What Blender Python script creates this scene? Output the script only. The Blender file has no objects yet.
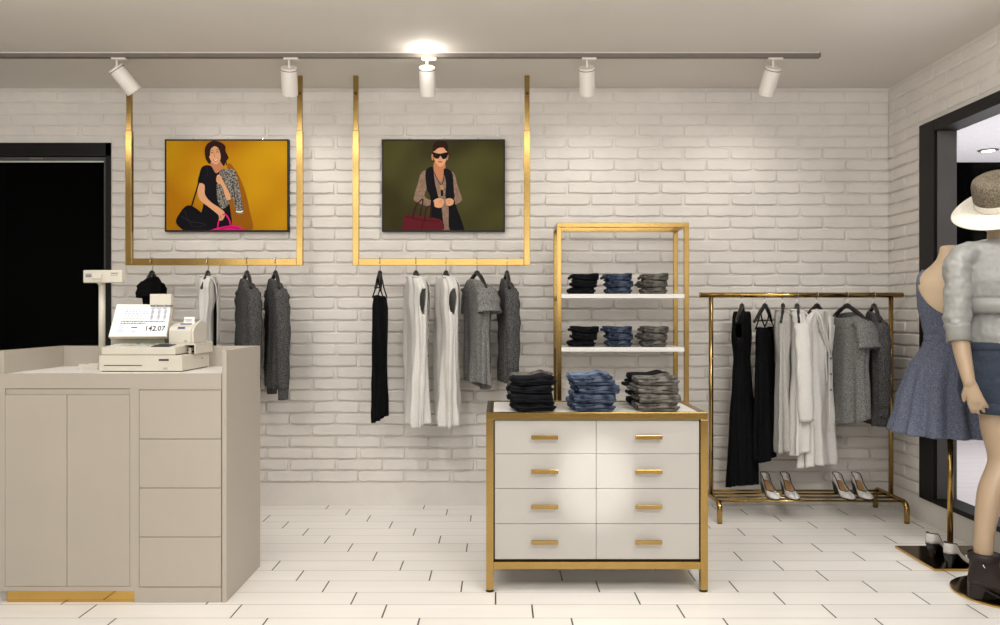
import bpy, math, random
from math import sin, cos, pi, radians as R
from mathutils import Vector, Matrix, noise
random.seed(7)
S = bpy.context.scene
C = S.collection

# ------------------------------------------------------------------ camera, world, exposure, big lights
F = 800.0; CX = 498.0; CY = 312.5; EYE = 1.30
cd = bpy.data.cameras.new('camera'); cam = bpy.data.objects.new('camera', cd); C.objects.link(cam)
cam.location = (0, 0, EYE); cam.rotation_euler = (R(90), 0, 0)
cd.sensor_width = 36; cd.lens = 36*F/1000; cd.shift_x = .002; cd.clip_start = .05
S.camera = cam
S.view_settings.view_transform = 'Standard'; S.view_settings.look = 'None'
S.view_settings.gamma = 1; S.view_settings.use_curve_mapping = False
S.view_settings.exposure = 0.0
w = bpy.data.worlds.new('world'); S.world = w; w.use_nodes = True
w.node_tree.nodes['Background'].inputs[0].default_value = (0.0, 0.0, 0.0, 1)
w.node_tree.nodes['Background'].inputs[1].default_value = 0
def area(name, loc, rot, sx, sy, power, col):
    l = bpy.data.lights.new(name, 'AREA'); l.shape = 'RECTANGLE'; l.size = sx; l.size_y = sy
    l.energy = power; l.color = col
    o = bpy.data.objects.new(name, l); C.objects.link(o); o.location = loc; o.rotation_euler = rot
    return o
def spot(name, loc, target, power, col, ang, blend=.6, rad=.03, parent=None):
    l = bpy.data.lights.new(name, 'SPOT'); l.energy = power; l.color = col; l.spot_size = R(ang)
    l.spot_blend = blend; l.shadow_soft_size = rad
    o = bpy.data.objects.new(name, l); C.objects.link(o); o.location = loc
    d = Vector(target)-Vector(loc); o.rotation_euler = d.to_track_quat('-Z', 'Y').to_euler()
    if parent: o.parent = parent
    return o
WARM = (1, .88, .74); NEUT = (1, .95, .88)
# unseen soft fill lights added under the ceiling to brighten the room
NEUT2 = (1, .972, .94)
area('added_ceiling_fill', (-1.6, .8, 2.79), (0, 0, 0), 1.2, 1.2, 40, NEUT2)
area('added_ceiling_fill', (1.3, .8, 2.79), (0, 0, 0), 1.2, 1.2, 74, NEUT2)
area('added_wall_fill', (-.6, 3.35, 2.78), (R(32), 0, 0), 5.6, .25, 40, NEUT2)  # strip light added out of view, tilted to brighten the back wall
# fill light added behind the camera, also reflected in the brass
area('added_front_fill', (-.8, -2.5, 2.05), (R(90), 0, 0), 7.0, 1.3, 100, NEUT2)
# unseen spots added over the sales floor to light the display
for sx, sy, tx, ty, tz, pw, an in ((.47, .3, .455, 3.72, .525, 480, 6.2), (-1.5, 2.3, -1.45, 5.3, .8, 36, 34), (-.55, 2.4, -.42, 5.3, .75, 40, 30),
                               (2.0, 2.6, 1.95, 5.1, .85, 50, 36), (2.3, 2.2, 2.35, 3.7, 1.4, 50, 38), (1.3, 2.4, 1.3, 4.0, 0, 60, 60), (-.6, 2.6, -.3, 4.3, 0, 60, 60)):
    spot('added_display_spot', (sx, sy, 2.78), (tx, ty, tz), pw, NEUT2, an, .85, .03)
# mall corridor outside the shop window
area('corridor_light', (5.0, 6.4, 2.7), (0, 0, 0), 3, 2.0, 130, (1, .98, .97))
area('added_corridor_upfill', (4.6, 6.4, .6), (R(180), 0, 0), 2.5, 2, 90, (1, .98, .98))  # upward fill added near the floor to brighten the corridor ceiling

# ------------------------------------------------------------------ materials
def lin(r, g, b):
    f = lambda c: (c/255/12.92) if c/255 <= .04045 else ((c/255+.055)/1.055)**2.4
    return (f(r), f(g), f(b), 1)
def mat(name, col, rough=.6, metal=0, var=0, scale=20, bump=0, bscale=None, spec=.5, col2=None, emit=0, aniso=None, detail=4, sheen=0):
    m = bpy.data.materials.new(name); m.use_nodes = True; nt = m.node_tree; b = nt.nodes['Principled BSDF']
    b.inputs['Base Color'].default_value = col; b.inputs['Roughness'].default_value = rough
    b.inputs['Metallic'].default_value = metal; b.inputs['Specular IOR Level'].default_value = spec
    tc = nt.nodes.new('ShaderNodeTexCoord')
    src = tc.outputs['Object']
    if aniso:
        mp = nt.nodes.new('ShaderNodeMapping'); mp.inputs['Scale'].default_value = aniso
        nt.links.new(src, mp.inputs[0]); src = mp.outputs[0]
    if var or col2:
        n = nt.nodes.new('ShaderNodeTexNoise'); n.inputs['Scale'].default_value = scale; n.inputs['Detail'].default_value = detail
        nt.links.new(src, n.inputs['Vector'])
        cr = nt.nodes.new('ShaderNodeValToRGB'); nt.links.new(n.outputs['Fac'], cr.inputs[0])
        c2 = col2 if col2 else tuple(min(1, c*(1-var)) for c in col[:3])+(1,)
        c1 = col if col2 else tuple(min(1, c*(1+var)) for c in col[:3])+(1,)
        cr.color_ramp.elements[0].position = .38; cr.color_ramp.elements[1].position = .62
        cr.color_ramp.elements[0].color = c2; cr.color_ramp.elements[1].color = c1
        nt.links.new(cr.outputs[0], b.inputs['Base Color'])
    if bump:
        n2 = nt.nodes.new('ShaderNodeTexNoise'); n2.inputs['Scale'].default_value = bscale or scale; n2.inputs['Detail'].default_value = 5
        nt.links.new(src, n2.inputs['Vector'])
        bp = nt.nodes.new('ShaderNodeBump'); bp.inputs['Strength'].default_value = bump; bp.inputs['Distance'].default_value = .003
        nt.links.new(n2.outputs['Fac'], bp.inputs['Height']); nt.links.new(bp.outputs[0], b.inputs['Normal'])
    if emit:
        b.inputs['Emission Color'].default_value = col; b.inputs['Emission Strength'].default_value = emit
    if sheen:
        b.inputs['Sheen Weight'].default_value = sheen
    return m
PAINT = mat('painted_brick', (.68, .645, .60, 1), .62, var=.03, scale=6, bump=.25, bscale=60)
CEIL = mat('ceiling_paint', (.70, .665, .61, 1), .8, var=.01, scale=2)
ROOMW = mat('room_wall_paint', (.62, .59, .54, 1), .8, var=.01, scale=2)
ROOMD = mat('dark_reflection_wall', (.06, .055, .05, 1), .7, var=.02, scale=2)  # unseen wall darkened so the brass has a dark tone to reflect
GOLD = mat('brushed_brass', (.38, .25, .082, 1), .2, 1, var=.05, scale=8, aniso=(1, 1, 1), bump=.02, bscale=90)
GOLDP = mat('polished_brass', (.62, .40, .12, 1), .1, 1, var=.03, scale=8)
BRONZE = mat('dark_brass_plate', (.16, .105, .035, 1), .14, 1, var=.1, scale=3)
LACQ = mat('greige_lacquer', (.44, .395, .335, 1), .38, var=.015, scale=3)
LACQW = mat('pale_lacquer', (.66, .61, .53, 1), .4, var=.015, scale=3)
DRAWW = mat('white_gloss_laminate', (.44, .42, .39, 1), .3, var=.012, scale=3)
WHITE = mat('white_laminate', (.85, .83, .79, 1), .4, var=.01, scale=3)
GAP = mat('shadow_gap', (.07, .055, .04, 1), .8, var=.02)
BLACKM = mat('black_metal', (.008, .0075, .0075, 1), .4, spec=.2, var=.1, scale=5)
REVEAL = mat('reveal_grey', (.13, .125, .125, 1), .5, var=.05, scale=5)
DGREY = mat('grey_metal', (.065, .06, .06, 1), .4, var=.05, scale=5)
TRACK = mat('track_grey', (.16, .14, .12, 1), .5, .3, var=.03)
LAMPW = mat('lamp_white', (.74, .70, .65, 1), .35, var=.01)
LENS = mat('lamp_lens', (1, .9, .75, 1), .3, emit=9)
REARLIT = mat('painted_rear_light', (1, .93, .82, 1), .3, emit=6)  # emission stands in for light falling on the lamp's rear
VOID = mat('black_void', (.0004, .0004, .0004, 1), 1, spec=0, var=.01)
CORR = mat('corridor_ceiling', (.55, .535, .56, 1), .8, var=.02)
CORF = mat('corridor_floor', (.62, .58, .59, 1), .35, var=.05, scale=3, aniso=(.3, 5, 1))
BEIGE = mat('register_beige', (.66, .62, .53, 1), .45, var=.012)
BEIGED = mat('register_beige_dark', (.46, .42, .34, 1), .5, var=.015)
INK = mat('ink', (.03, .03, .04, 1), .6, var=.02)
INKG = mat('ink_grey', (.16, .17, .22, 1), .6, var=.02)
BLUE = mat('navy_label', (.015, .045, .2, 1), .4, var=.02)
KEYB = mat('key_blue', (.25, .5, .62, 1), .5, var=.02); KEYG = mat('key_green', (.12, .3, .22, 1), .5, var=.02)
KEYW = mat('key_white', (.72, .72, .68, 1), .5, var=.02); KEYY = mat('key_yellow', (.6, .55, .3, 1), .5, var=.02)
PAPER = mat('paper', (.85, .83, .78, 1), .8, var=.01)
SCREEN = mat('lit_screen', (.8, .8, .79, 1), .3, emit=.35)
RUBBER = mat('rubber', (.008, .008, .008, 1), .7, var=.05)
CHROME = mat('chrome', (.55, .55, .55, 1), .15, 1, var=.02)
HANG = mat('black_hanger', (.010, .010, .010, 1), .4, var=.1)
BLKF = mat('black_cloth', (.004, .004, .0045, 1), .9, var=.25, scale=60, bump=.5, bscale=150, spec=.08)
GREYF = mat('heather_grey_cloth', (.25, .245, .235, 1), .95, spec=.15, col2=(.10, .098, .095, 1), scale=170, bump=.6, bscale=220, detail=2)
DGREYF = mat('charcoal_knit', (.11, .108, .106, 1), .95, spec=.12, col2=(.03, .029, .029, 1), scale=170, bump=.6, bscale=220, detail=2)
LINEN = mat('cream_linen', (.62, .60, .565, 1), .9, var=.06, scale=120, bump=.5, bscale=160, aniso=(3, 3, .6))
LINENG = mat('stone_linen', (.38, .365, .34, 1), .9, var=.12, scale=120, bump=.5, bscale=160, aniso=(3, 3, .6))
DBLACK = mat('black_denim', (.005, .0055, .0075, 1), .85, spec=.15, var=.45, scale=35, bump=.8, bscale=70)
DBLUE = mat('blue_denim', (.085, .11, .16, 1), .85, spec=.15, col2=(.012, .02, .042, 1), scale=28, bump=.8, bscale=70)
DLIGHT = mat('light_blue_denim', (.20, .26, .36, 1), .85, spec=.15, col2=(.08, .12, .19, 1), scale=28, bump=.8, bscale=70)
DGRY = mat('taupe_denim', (.18, .17, .15, 1), .85, spec=.15, col2=(.06, .056, .048, 1), scale=28, bump=.8, bscale=70)
SKIN = mat('mannequin_shell', (.40, .29, .19, 1), .33, var=.03, scale=4)
BUST = mat('dress_form_cover', (.62, .47, .31, 1), .5, var=.03, scale=5)
BLOUSE = mat('grey_satin_blouse', (.265, .265, .25, 1), .42, var=.05, scale=8, bump=.15, bscale=25)
DENIMS = mat('navy_denim_shorts', (.024, .034, .055, 1), .85, col2=(.02, .028, .05, 1), scale=90, bump=.5, bscale=120)
TWEED = mat('blue_grey_tweed', (.155, .175, .24, 1), .95, col2=(.065, .075, .115, 1), scale=200, bump=.6, bscale=240, detail=2)
BOOT = mat('dark_brown_leather', (.020, .014, .012, 1), .5, spec=.3, var=.15, scale=12, bump=.2, bscale=40)
HATF = mat('straw_brown_felt', (.20, .165, .115, 1), .95, col2=(.09, .072, .05, 1), scale=150, bump=.8, bscale=180, detail=2)
HATL = mat('cream_straw', (.74, .70, .61, 1), .9, var=.08, scale=150, bump=.8, bscale=180)
SHOEW = mat('pale_grey_suede', (.62, .60, .57, 1), .7, var=.1, scale=90, bump=.2)
SHOEB = mat('black_patent', (.008, .008, .008, 1), .25, var=.05)
INSOLE = mat('tan_insole', (.30, .16, .06, 1), .55, var=.06)

def floor_mat():
    m = bpy.data.materials.new('white_plank_tile'); m.use_nodes = True; nt = m.node_tree; b = nt.nodes['Principled BSDF']
    N = nt.nodes.new; L = nt.links.new
    geo = N('ShaderNodeNewGeometry'); sp = N('ShaderNodeSeparateXYZ'); L(geo.outputs['Position'], sp.inputs[0])
    def mth(op, a, bb=None, c=None):
        n = N('ShaderNodeMath'); n.operation = op
        for i, v in enumerate((a, bb, c)):
            if v is None: continue
            if isinstance(v, (int, float)): n.inputs[i].default_value = v
            else: L(v, n.inputs[i])
        return n.outputs[0]
    W = .1571; LN = .645
    rf = mth('DIVIDE', mth('SUBTRACT', sp.outputs['Y'], 3.718), W)
    row = mth('FLOOR', rf); fr = mth('SUBTRACT', rf, row)
    u = mth('DIVIDE', mth('ADD', mth('ADD', sp.outputs['X'], .011+.1612), mth('MULTIPLY', row, .1612)), LN)
    uf = mth('FLOOR', u); fu = mth('SUBTRACT', u, uf)
    fu2 = mth('ABSOLUTE', mth('SUBTRACT', fu, .5)); fr2 = mth('ABSOLUTE', mth('SUBTRACT', fr, .5))
    jE = mth('GREATER_THAN', fu2, .5-.0034/LN)
    jR = mth('GREATER_THAN', fr2, .5-.0016/W)
    cv = N('ShaderNodeCombineXYZ'); L(row, cv.inputs[0]); L(uf, cv.inputs[1])
    wn = N('ShaderNodeTexWhiteNoise'); L(cv.outputs[0], wn.inputs[0])
    nz = N('ShaderNodeTexNoise'); nz.inputs['Scale'].default_value = 2.2
    mp = N('ShaderNodeMapping'); mp.inputs['Scale'].default_value = (1, 6, 1); L(geo.outputs['Position'], mp.inputs[0]); L(mp.outputs[0], nz.inputs['Vector'])
    v = mth('ADD', mth('MULTIPLY', wn.outputs['Value'], .05), mth('MULTIPLY', nz.outputs['Fac'], .10))
    v = mth('ADD', v, .80)
    cc = N('ShaderNodeCombineColor'); L(v, cc.inputs[0]); L(mth('MULTIPLY', v, .965), cc.inputs[1]); L(mth('MULTIPLY', v, .91), cc.inputs[2])
    m1 = N('ShaderNodeMix'); m1.data_type = 'RGBA'; L(jR, m1.inputs['Factor']); L(cc.outputs[0], m1.inputs['A']); m1.inputs['B'].default_value = (.30, .27, .23, 1)
    m2 = N('ShaderNodeMix'); m2.data_type = 'RGBA'; L(jE, m2.inputs['Factor']); L(m1.outputs['Result'], m2.inputs['A']); m2.inputs['B'].default_value = (.03, .025, .02, 1)
    L(m2.outputs['Result'], b.inputs['Base Color']); b.inputs['Roughness'].default_value = .28; b.inputs['Specular IOR Level'].default_value = .4
    return m
TILE = floor_mat()
def glass_mat(name, gl):
    m = bpy.data.materials.new(name); m.use_nodes = True; nt = m.node_tree; nt.nodes.clear()
    o = nt.nodes.new('ShaderNodeOutputMaterial'); t = nt.nodes.new('ShaderNodeBsdfTransparent'); g = nt.nodes.new('ShaderNodeBsdfGlossy')
    g.inputs['Roughness'].default_value = .02; mx = nt.nodes.new('ShaderNodeMixShader'); mx.inputs[0].default_value = gl
    nt.links.new(t.outputs[0], mx.inputs[1]); nt.links.new(g.outputs[0], mx.inputs[2]); nt.links.new(mx.outputs[0], o.inputs[0])
    return m
GLASS = glass_mat('clear_glass', .008); GLASS2 = glass_mat('dark_door_glass', .003)

# ------------------------------------------------------------------ mesh helpers
class MB:
    def __init__(s): s.v = []; s.f = []; s.m = []; s.cur = 0
    def add(s, V, Fc):
        b = len(s.v); s.v += [tuple(p) for p in V]; s.f += [tuple(i+b for i in f) for f in Fc]; s.m += [s.cur]*len(Fc); return s
    def box(s, x0, x1, y0, y1, z0, z1):
        V = [(x, y, z) for z in (z0, z1) for y in (y0, y1) for x in (x0, x1)]
        return s.add(V, [(0, 2, 3, 1), (4, 5, 7, 6), (0, 1, 5, 4), (2, 6, 7, 3), (0, 4, 6, 2), (1, 3, 7, 5)])
    def loft(s, rings, cap=(True, True), closed=True):
        n = len(rings[0]); V = [p for r in rings for p in r]; Fc = []
        for i in range(len(rings)-1):
            for j in range(n if closed else n-1):
                k = (j+1) % n; Fc.append((i*n+j, i*n+k, (i+1)*n+k, (i+1)*n+j))
        if cap[0]: Fc.append(tuple(range(n-1, -1, -1)))
        if cap[1]: Fc.append(tuple((len(rings)-1)*n+j for j in range(n)))
        return s.add(V, Fc)
    def tube(s, path, r, n=12, flat=1.0, up=None, cap=(True, True)):
        P = [Vector(p) for p in path]; rs = r if isinstance(r, (list, tuple)) else [r]*len(P)
        rings = []; prev = None
        for i, p in enumerate(P):
            t = (P[min(i+1, len(P)-1)]-P[max(i-1, 0)]).normalized()
            if prev is None:
                a = Vector(up) if up else (Vector((0, 0, 1)) if abs(t.z) < .9 else Vector((1, 0, 0)))
                a = (a-t*a.dot(t)).normalized()
            else: a = (prev-t*prev.dot(t)).normalized()
            prev = a; b = t.cross(a)
            rings.append([p+a*cos(2*pi*j/n)*rs[i]+b*sin(2*pi*j/n)*rs[i]*flat for j in range(n)])
        return s.loft(rings, cap)
    def lathe(s, prof, c=(0, 0, 0), n=32, sx=1, sy=1, cap=(True, True)):
        return s.loft([[(c[0]+r*cos(2*pi*j/n)*sx, c[1]+r*sin(2*pi*j/n)*sy, c[2]+z) for j in range(n)] for r, z in prof], cap)
    def build(s, name, mats, parent=None, smooth=False, bevel=0, local=False, subsurf=0, seg=2):
        me = bpy.data.meshes.new(name); V = s.v
        if parent is not None and not local:
            l = parent.location; V = [(x-l[0], y-l[1], z-l[2]) for x, y, z in V]
        me.from_pydata(V, [], s.f); me.update()
        if not isinstance(mats, (list, tuple)): mats = [mats]
        for m in mats: me.materials.append(m)
        for p, mi in zip(me.polygons, s.m):
            p.material_index = mi; p.use_smooth = smooth
        o = bpy.data.objects.new(name, me); C.objects.link(o)
        if parent is not None: o.parent = parent
        if bevel:
            b = o.modifiers.new('bevel', 'BEVEL'); b.width = bevel; b.segments = seg; b.limit_method = 'ANGLE'
        if subsurf:
            b = o.modifiers.new('subsurf', 'SUBSURF'); b.levels = subsurf; b.render_levels = subsurf
        return o
def thing(name, label, cat, loc=(0, 0, 0), rz=0, group=None):
    o = bpy.data.objects.new(name, None); C.objects.link(o); o.empty_display_size = .1
    o.location = loc; o.rotation_euler = (0, 0, rz); return tag(o, label, cat, group)
def tag(o, label, cat, group=None, kind=None):
    o['label'] = label; o['category'] = cat
    if group: o['group'] = group
    if kind: o['kind'] = kind
    return o
def struct(o): o['kind'] = 'structure'; return o
def box(name, a, b, m, parent=None, bevel=.002, local=False):
    return MB().box(a[0], b[0], a[1], b[1], a[2], b[2]).build(name, m, parent, bevel=bevel, local=local)
def copy_tree(o, parent=None):
    c = o.copy(); C.objects.link(c)
    if parent is not None: c.parent = parent
    for ch in list(o.children): copy_tree(ch, c)
    return c
def px(x, y, Y): return Vector(((x-CX)*Y/F, Y, EYE-(y-CY)*Y/F))
def smoothstep(t): t = max(0, min(1, t)); return t*t*(3-2*t)
def interp(tab, z):
    # tab: rows sorted by first entry (descending z); cosine-free catmull style linear+smooth
    if z >= tab[0][0]: return tab[0][1:]
    for a, b in zip(tab, tab[1:]):
        if z >= b[0]:
            t = (a[0]-z)/(a[0]-b[0]); t = t*.5+smoothstep(t)*.5
            return tuple(p+(q-p)*t for p, q in zip(a[1:], b[1:]))
    return tab[-1][1:]
def smooth_path(P, k=6, closed=False):
    P = [Vector(p) for p in P]; n = len(P); out = []
    rng = range(n) if closed else range(n-1)
    for i in rng:
        if closed: p0, p1, p2, p3 = P[(i-1) % n], P[i], P[(i+1) % n], P[(i+2) % n]
        else: p0, p1, p2, p3 = P[max(i-1, 0)], P[i], P[i+1], P[min(i+2, n-1)]
        for j in range(k):
            t = j/k
            out.append(.5*((2*p1)+(p2-p0)*t+(2*p0-5*p1+4*p2-p3)*t*t+(3*p1-p0-3*p2+p3)*t**3))
    if not closed: out.append(P[-1])
    return out

# ------------------------------------------------------------------ room shell
HC = 2.815; YB = 5.40; XR = 2.64; XL = -5.0; YF = -2.6
struct(box('floor', (XL-.1, YF-.1, -.1), (XR, YB+.12, 0), TILE, bevel=0))
struct(box('ceiling', (XL-.1, YF-.1, HC), (XR+.2, YB+.2, HC+.1), CEIL, bevel=0))
struct(box('wall_left', (XL-.1, YF, 0), (XL, YB, HC), ROOMW, bevel=0))
struct(box('wall_front', (XL-.1, YF-.1, 0), (XR+.1, YF, HC), ROOMD, bevel=0))
BW = .313; BH = .0777
def brick_wall(name, pt, u0, u1, holes, backing):
    mb = MB()
    for b in backing: mb.box(*b)
    z = .156; row = 0
    rnd = random.Random(11)
    while z < HC-.02:
        z1 = min(z+BH, HC-.004); iv = [(u0, u1)]
        for (h0, h1, hz0, hz1) in holes:
            if z1 > hz0+.01 and z < hz1-.01:
                if z1 > hz1: pass
                new = []
                for a, b in iv:
                    if h0 > a: new.append((a, min(b, h0)))
                    if h1 < b: new.append((max(a, h1), b))
                iv = [(a, b) for a, b in new if b-a > .03]
        fade = 1.0 if z < 2.2 else max(.35, 1-(z-2.2)*1.5)
        for a, b in iv:
            k = math.floor(a/BW)-1
            while True:
                s = k*BW+(.5*BW if row % 2 else 0)+rnd.uniform(-.008, .008); e = s+BW; k += 1
                if s > b: break
                s = max(s, a); e = min(e, b)
                if e-s < .035: continue
                g = .0035; D = (.014+rnd.uniform(-.002, .003))*fade
                nu = max(3, int((e-s)/.03)); nv = 3
                jit = {}
                rings = []
                for ins, dep in ((g, 0.0), (g+.0025, D*.75), (g+.009, D)):
                    ring = []
                    us = [s+ins+(e-s-2*ins)*i/nu for i in range(nu+1)]
                    vs = [z+ins+(z1-z-2*ins)*j/nv for j in range(nv+1)]
                    loop = [(u, vs[0]) for u in us]+[(us[-1], v) for v in vs[1:]]+[(u, vs[-1]) for u in us[::-1][1:]]+[(us[0], v) for v in vs[::-1][1:-1]]
                    for i, (u, v) in enumerate(loop):
                        if i not in jit: jit[i] = (rnd.uniform(-.0025, .0025), rnd.uniform(-.0025, .0025), rnd.uniform(-.001, .001))
                        ju, jv, jd = jit[i]
                        # rounded brick corners
                        cu = min(u-s, e-u); cvv = min(v-z, z1-v)
                        rr = .010
                        if cu < rr and cvv < rr:
                            u += (rr*.35)*(1 if u-s < e-u else -1); v += (rr*.35)*(1 if v-z < z1-v else -1)
                        ring.append(pt(min(max(u+ju, a), b), v+jv, dep+(jd if dep else 0)))
                    rings.append(ring)
                mb.loft(rings, (False, True))
        z += BH; row += 1
    o = mb.build(name, PAINT, smooth=False)
    for p in o.data.polygons: p.use_smooth = len(p.vertices) == 4 and p.area < .002
    return struct(o)
DX = -2.61; DZ = 2.444
brick_wall('wall_back', lambda u, v, d: (u, YB-d, v), -4.9, XR, [(-9, DX, -1, DZ)],
           [(DX, XR+.1, YB, YB+.15, 0, HC), (XL, DX, YB, YB+.15, DZ, HC), (XL, -4.75, YB, YB+.15, 0, DZ)])
WY0 = 1.6; WY1 = 4.98; WZ0 = .15; WZ1 = 2.461
brick_wall('wall_right', lambda u, v, d: (XR-d, u, v), YF, YB, [(WY0, WY1, WZ0, WZ1)],
           [(XR, XR+.15, WY1, YB, 0, HC), (XR, XR+.15, YF, WY0, 0, HC), (XR, XR+.15, WY0, WY1, 0, WZ0), (XR, XR+.15, WY0, WY1, WZ1, HC)])
# smooth painted plinth band under the bricks
struct(box('baseboard_back', (DX, YB-.006, 0), (XR, YB, .150), PAINT, bevel=.001))
struct(box('baseboard_right', (XR-.006, YF, 0), (XR, YB-.006, .148), PAINT, bevel=.001))

# door in the back wall (black glazed)
d1 = struct(bpy.data.objects.new('door_1', None)); C.objects.link(d1); d1.location = (-3.6, YB, 0)
mb = MB()
mb.box(DX-.035, DX, YB-.012, YB+.10, 0, DZ); mb.box(-4.75, DX, YB-.012, YB+.10, DZ-.09, DZ); mb.box(-4.75, -4.66, YB-.012, YB+.10, 0, DZ)
mb.build('door_frame', BLACKM, d1, bevel=.002)
box('door_header', (-4.66, YB+.01, DZ-.118), (DX-.04, YB+.06, DZ-.092), DGREY, d1)
box('door_jamb_strip', (DX-.048, YB-.004, 0), (DX-.036, YB+.02, DZ-.12), DGREY, d1)
box('door_header_trim', (-4.66, YB+.005, DZ-.127), (DX-.05, YB+.02, DZ-.120), LAMPW, d1, bevel=0)
hx = -3.1
box('door_closer', (hx-.06, YB-.004, DZ-.112), (hx+.03, YB+.012, DZ-.097), TRACK, d1)
box('glass_pane', (-4.66, YB+.03, .0), (DX-.045, YB+.04, DZ-.12), GLASS2, d1, bevel=0)
struct(MB().box(-4.9, DX+.3, YB+.5, YB+.6, -.1, 2.8).box(-5.0, -4.9, YB+.15, YB+.6, -.1, 2.8).box(DX+.3, DX+.4, YB+.15, YB+.6, -.1, 2.8).box(-5, DX+.4, YB+.12, YB+.6, -.2, -.1).box(-5, DX+.4, YB+.2, YB+.6, 2.8, 2.9).build('added_void_box', VOID))  # black box added behind the door glass to keep it dark

# shop window in the right wall
w1 = struct(bpy.data.objects.new('window_1', None)); C.objects.link(w1); w1.location = (XR, 3.3, WZ0)
D2 = XR+.12
mb = MB()
mb.box(XR-.02, D2, WY1-.17, WY1, WZ0, WZ1); mb.box(XR-.02, D2, WY0, WY0+.17, WZ0, WZ1)
mb.box(XR-.02, D2, WY0+.17, WY1-.17, WZ1-.07, WZ1); mb.box(XR-.02, D2, WY0+.17, WY1-.17, WZ0, WZ0+.03)
mb.build('window_frame', BLACKM, w1, bevel=.003)
mb = MB()
mb.box(XR+.0, D2-.005, WY1-.176, WY1-.1702, WZ0+.03, WZ1-.07); mb.box(XR, D2-.005, WY0+.1702, WY0+.176, WZ0+.03, WZ1-.07)
mb.build('reveal_lining', REVEAL, w1)
MB().box(D2-.03, D2-.022, WY0+.17, WY1-.17, WZ0+.03, WZ1-.07).build('glass_pane', GLASS, w1)
# corridor beyond the window
struct(box('floor_corridor', (XR+.16, YF, -.12), (9, 8.3, -.02), CORF, bevel=0))
struct(box('ceiling_corridor', (XR+.21, YF, HC), (9, 8.07, HC+.1), CORR, bevel=0))
struct(MB().box(XR+.0, 9, 8.3, 8.4, -.2, 3.1).box(9, 9.1, YF, 8.4, -.2, 3.1).box(XR+.0, 9, YF-.1, YF, -.2, 3.1).box(XR+.16, XR+.2, YB+.2, 8.3, -.12, 3.1).build('wall_corridor', VOID))
t = thing('corridor_downlight', 'round recessed downlight in the ceiling outside the shop window', 'downlight', (4.57, 7.46, HC-.012))
MB().lathe([(.06, 0), (.062, .004), (.085, .006), (.09, .012)], (4.57, 7.46, HC-.012), cap=(False, True)).build('ring', TRACK, t, True)
MB().lathe([(.055, 0), (.055, .003)], (4.57, 7.46, HC-.011)).build('diffuser', LENS, t)

# ------------------------------------------------------------------ lighting track and spotlights
YT = 4.66; ZT = HC-.026
t = thing('lighting_track', 'long grey ceiling track that carries the five spotlights', 'track', (-1.2, YT+.017, HC))
mb = MB().box(-4.6, 1.872, YT, YT+.036, ZT, HC)
mb.build('rail', TRACK, t, bevel=.001)
MB().box(-4.6, 1.872, YT-.003, YT, HC-.004, HC).build('lip', LAMPW, t)
MB().box(1.872, 1.880, YT-.002, YT+.038, ZT, HC).build('end_cap', TRACK, t, bevel=.001)
SPOTS = [(117, (.50, .42, -.75), 'white track spotlight tilted to the right, above the black doorway', False),
         (289, (-.10, .55, -.83), 'white track spotlight above the right post of the left hanging frame', False),
         (427, (-.02, .5, -.86), 'white track spotlight with a brightly lit rear above the olive picture', True),
         (587, (.08, .55, -.83), 'white track spotlight above the brass shelving unit', False),
         (773, (-.10, .55, -.83), 'white track spotlight nearest the right end of the track', False)]
for x, d, lab, glow in SPOTS:
    X = (x-CX)*(YT+.02)/F; d = Vector(d).normalized()
    t = thing('track_spotlight', lab, 'spotlight', (X, YT+.018, ZT), group='white track spotlights')
    MB().box(-.03, .055, -.014, .014, -.012, -.0005).build('adapter', LAMPW, t, bevel=.003, local=True)
    piv = Vector((0, 0, -.055))
    MB().tube([(0, 0, -.012), (0, 0, -.05)], .007, 12).lathe([(.0, -.062), (.011, -.06), (.012, -.05), (.0, -.046)]).build('stem', LAMPW, t, True, local=True)
    q = d.to_track_quat('-Z', 'Y').to_matrix()
    c0 = piv+Vector((0, .0, -.012))
    def tr(pts): return [tuple(c0+q@Vector(p)) for p in pts]
    def ring(r, z, n=40): return tr([(r*cos(2*pi*j/n), r*sin(2*pi*j/n), z) for j in range(n)])
    mb = MB().loft([ring(.046, .012), ring(.047, .008), ring(.047, -.150), ring(.044, -.152), ring(.040, -.150), ring(.036, -.11)], (True, False))
    mb.build('housing', LAMPW, t, True, local=True).modifiers.new('e', 'EDGE_SPLIT')
    MB().loft([ring(.0475, -.003), ring(.0478, -.003), ring(.0478, .001), ring(.0475, .001)], (False, False)).build('dark_ring', GAP, t, True, local=True)
    MB().loft([ring(.036, -.112), ring(.036, -.109)]).build('lens', LENS, t, local=True)
    if glow:
        MB().loft([ring(.040, .0125), ring(.036, .016)]).build('added_rear_glow', REARLIT, t, local=True)  # emissive cap added to imitate light hitting the rear end
        l = bpy.data.lights.new('added_rear_glow_light', 'POINT'); l.energy = 1.6; l.color = NEUT; l.shadow_soft_size = .03
        lo = bpy.data.objects.new('added_rear_glow_light', l); C.objects.link(lo); lo.parent = t; lo.location = Vector((0, -.09, -.03))  # point light added for the bright halo on the ceiling
    loc = c0+d*.157
    sp = spot('spotlight_beam', loc, loc+d, 9, NEUT2, 120, 1.0, .03, t)

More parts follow.
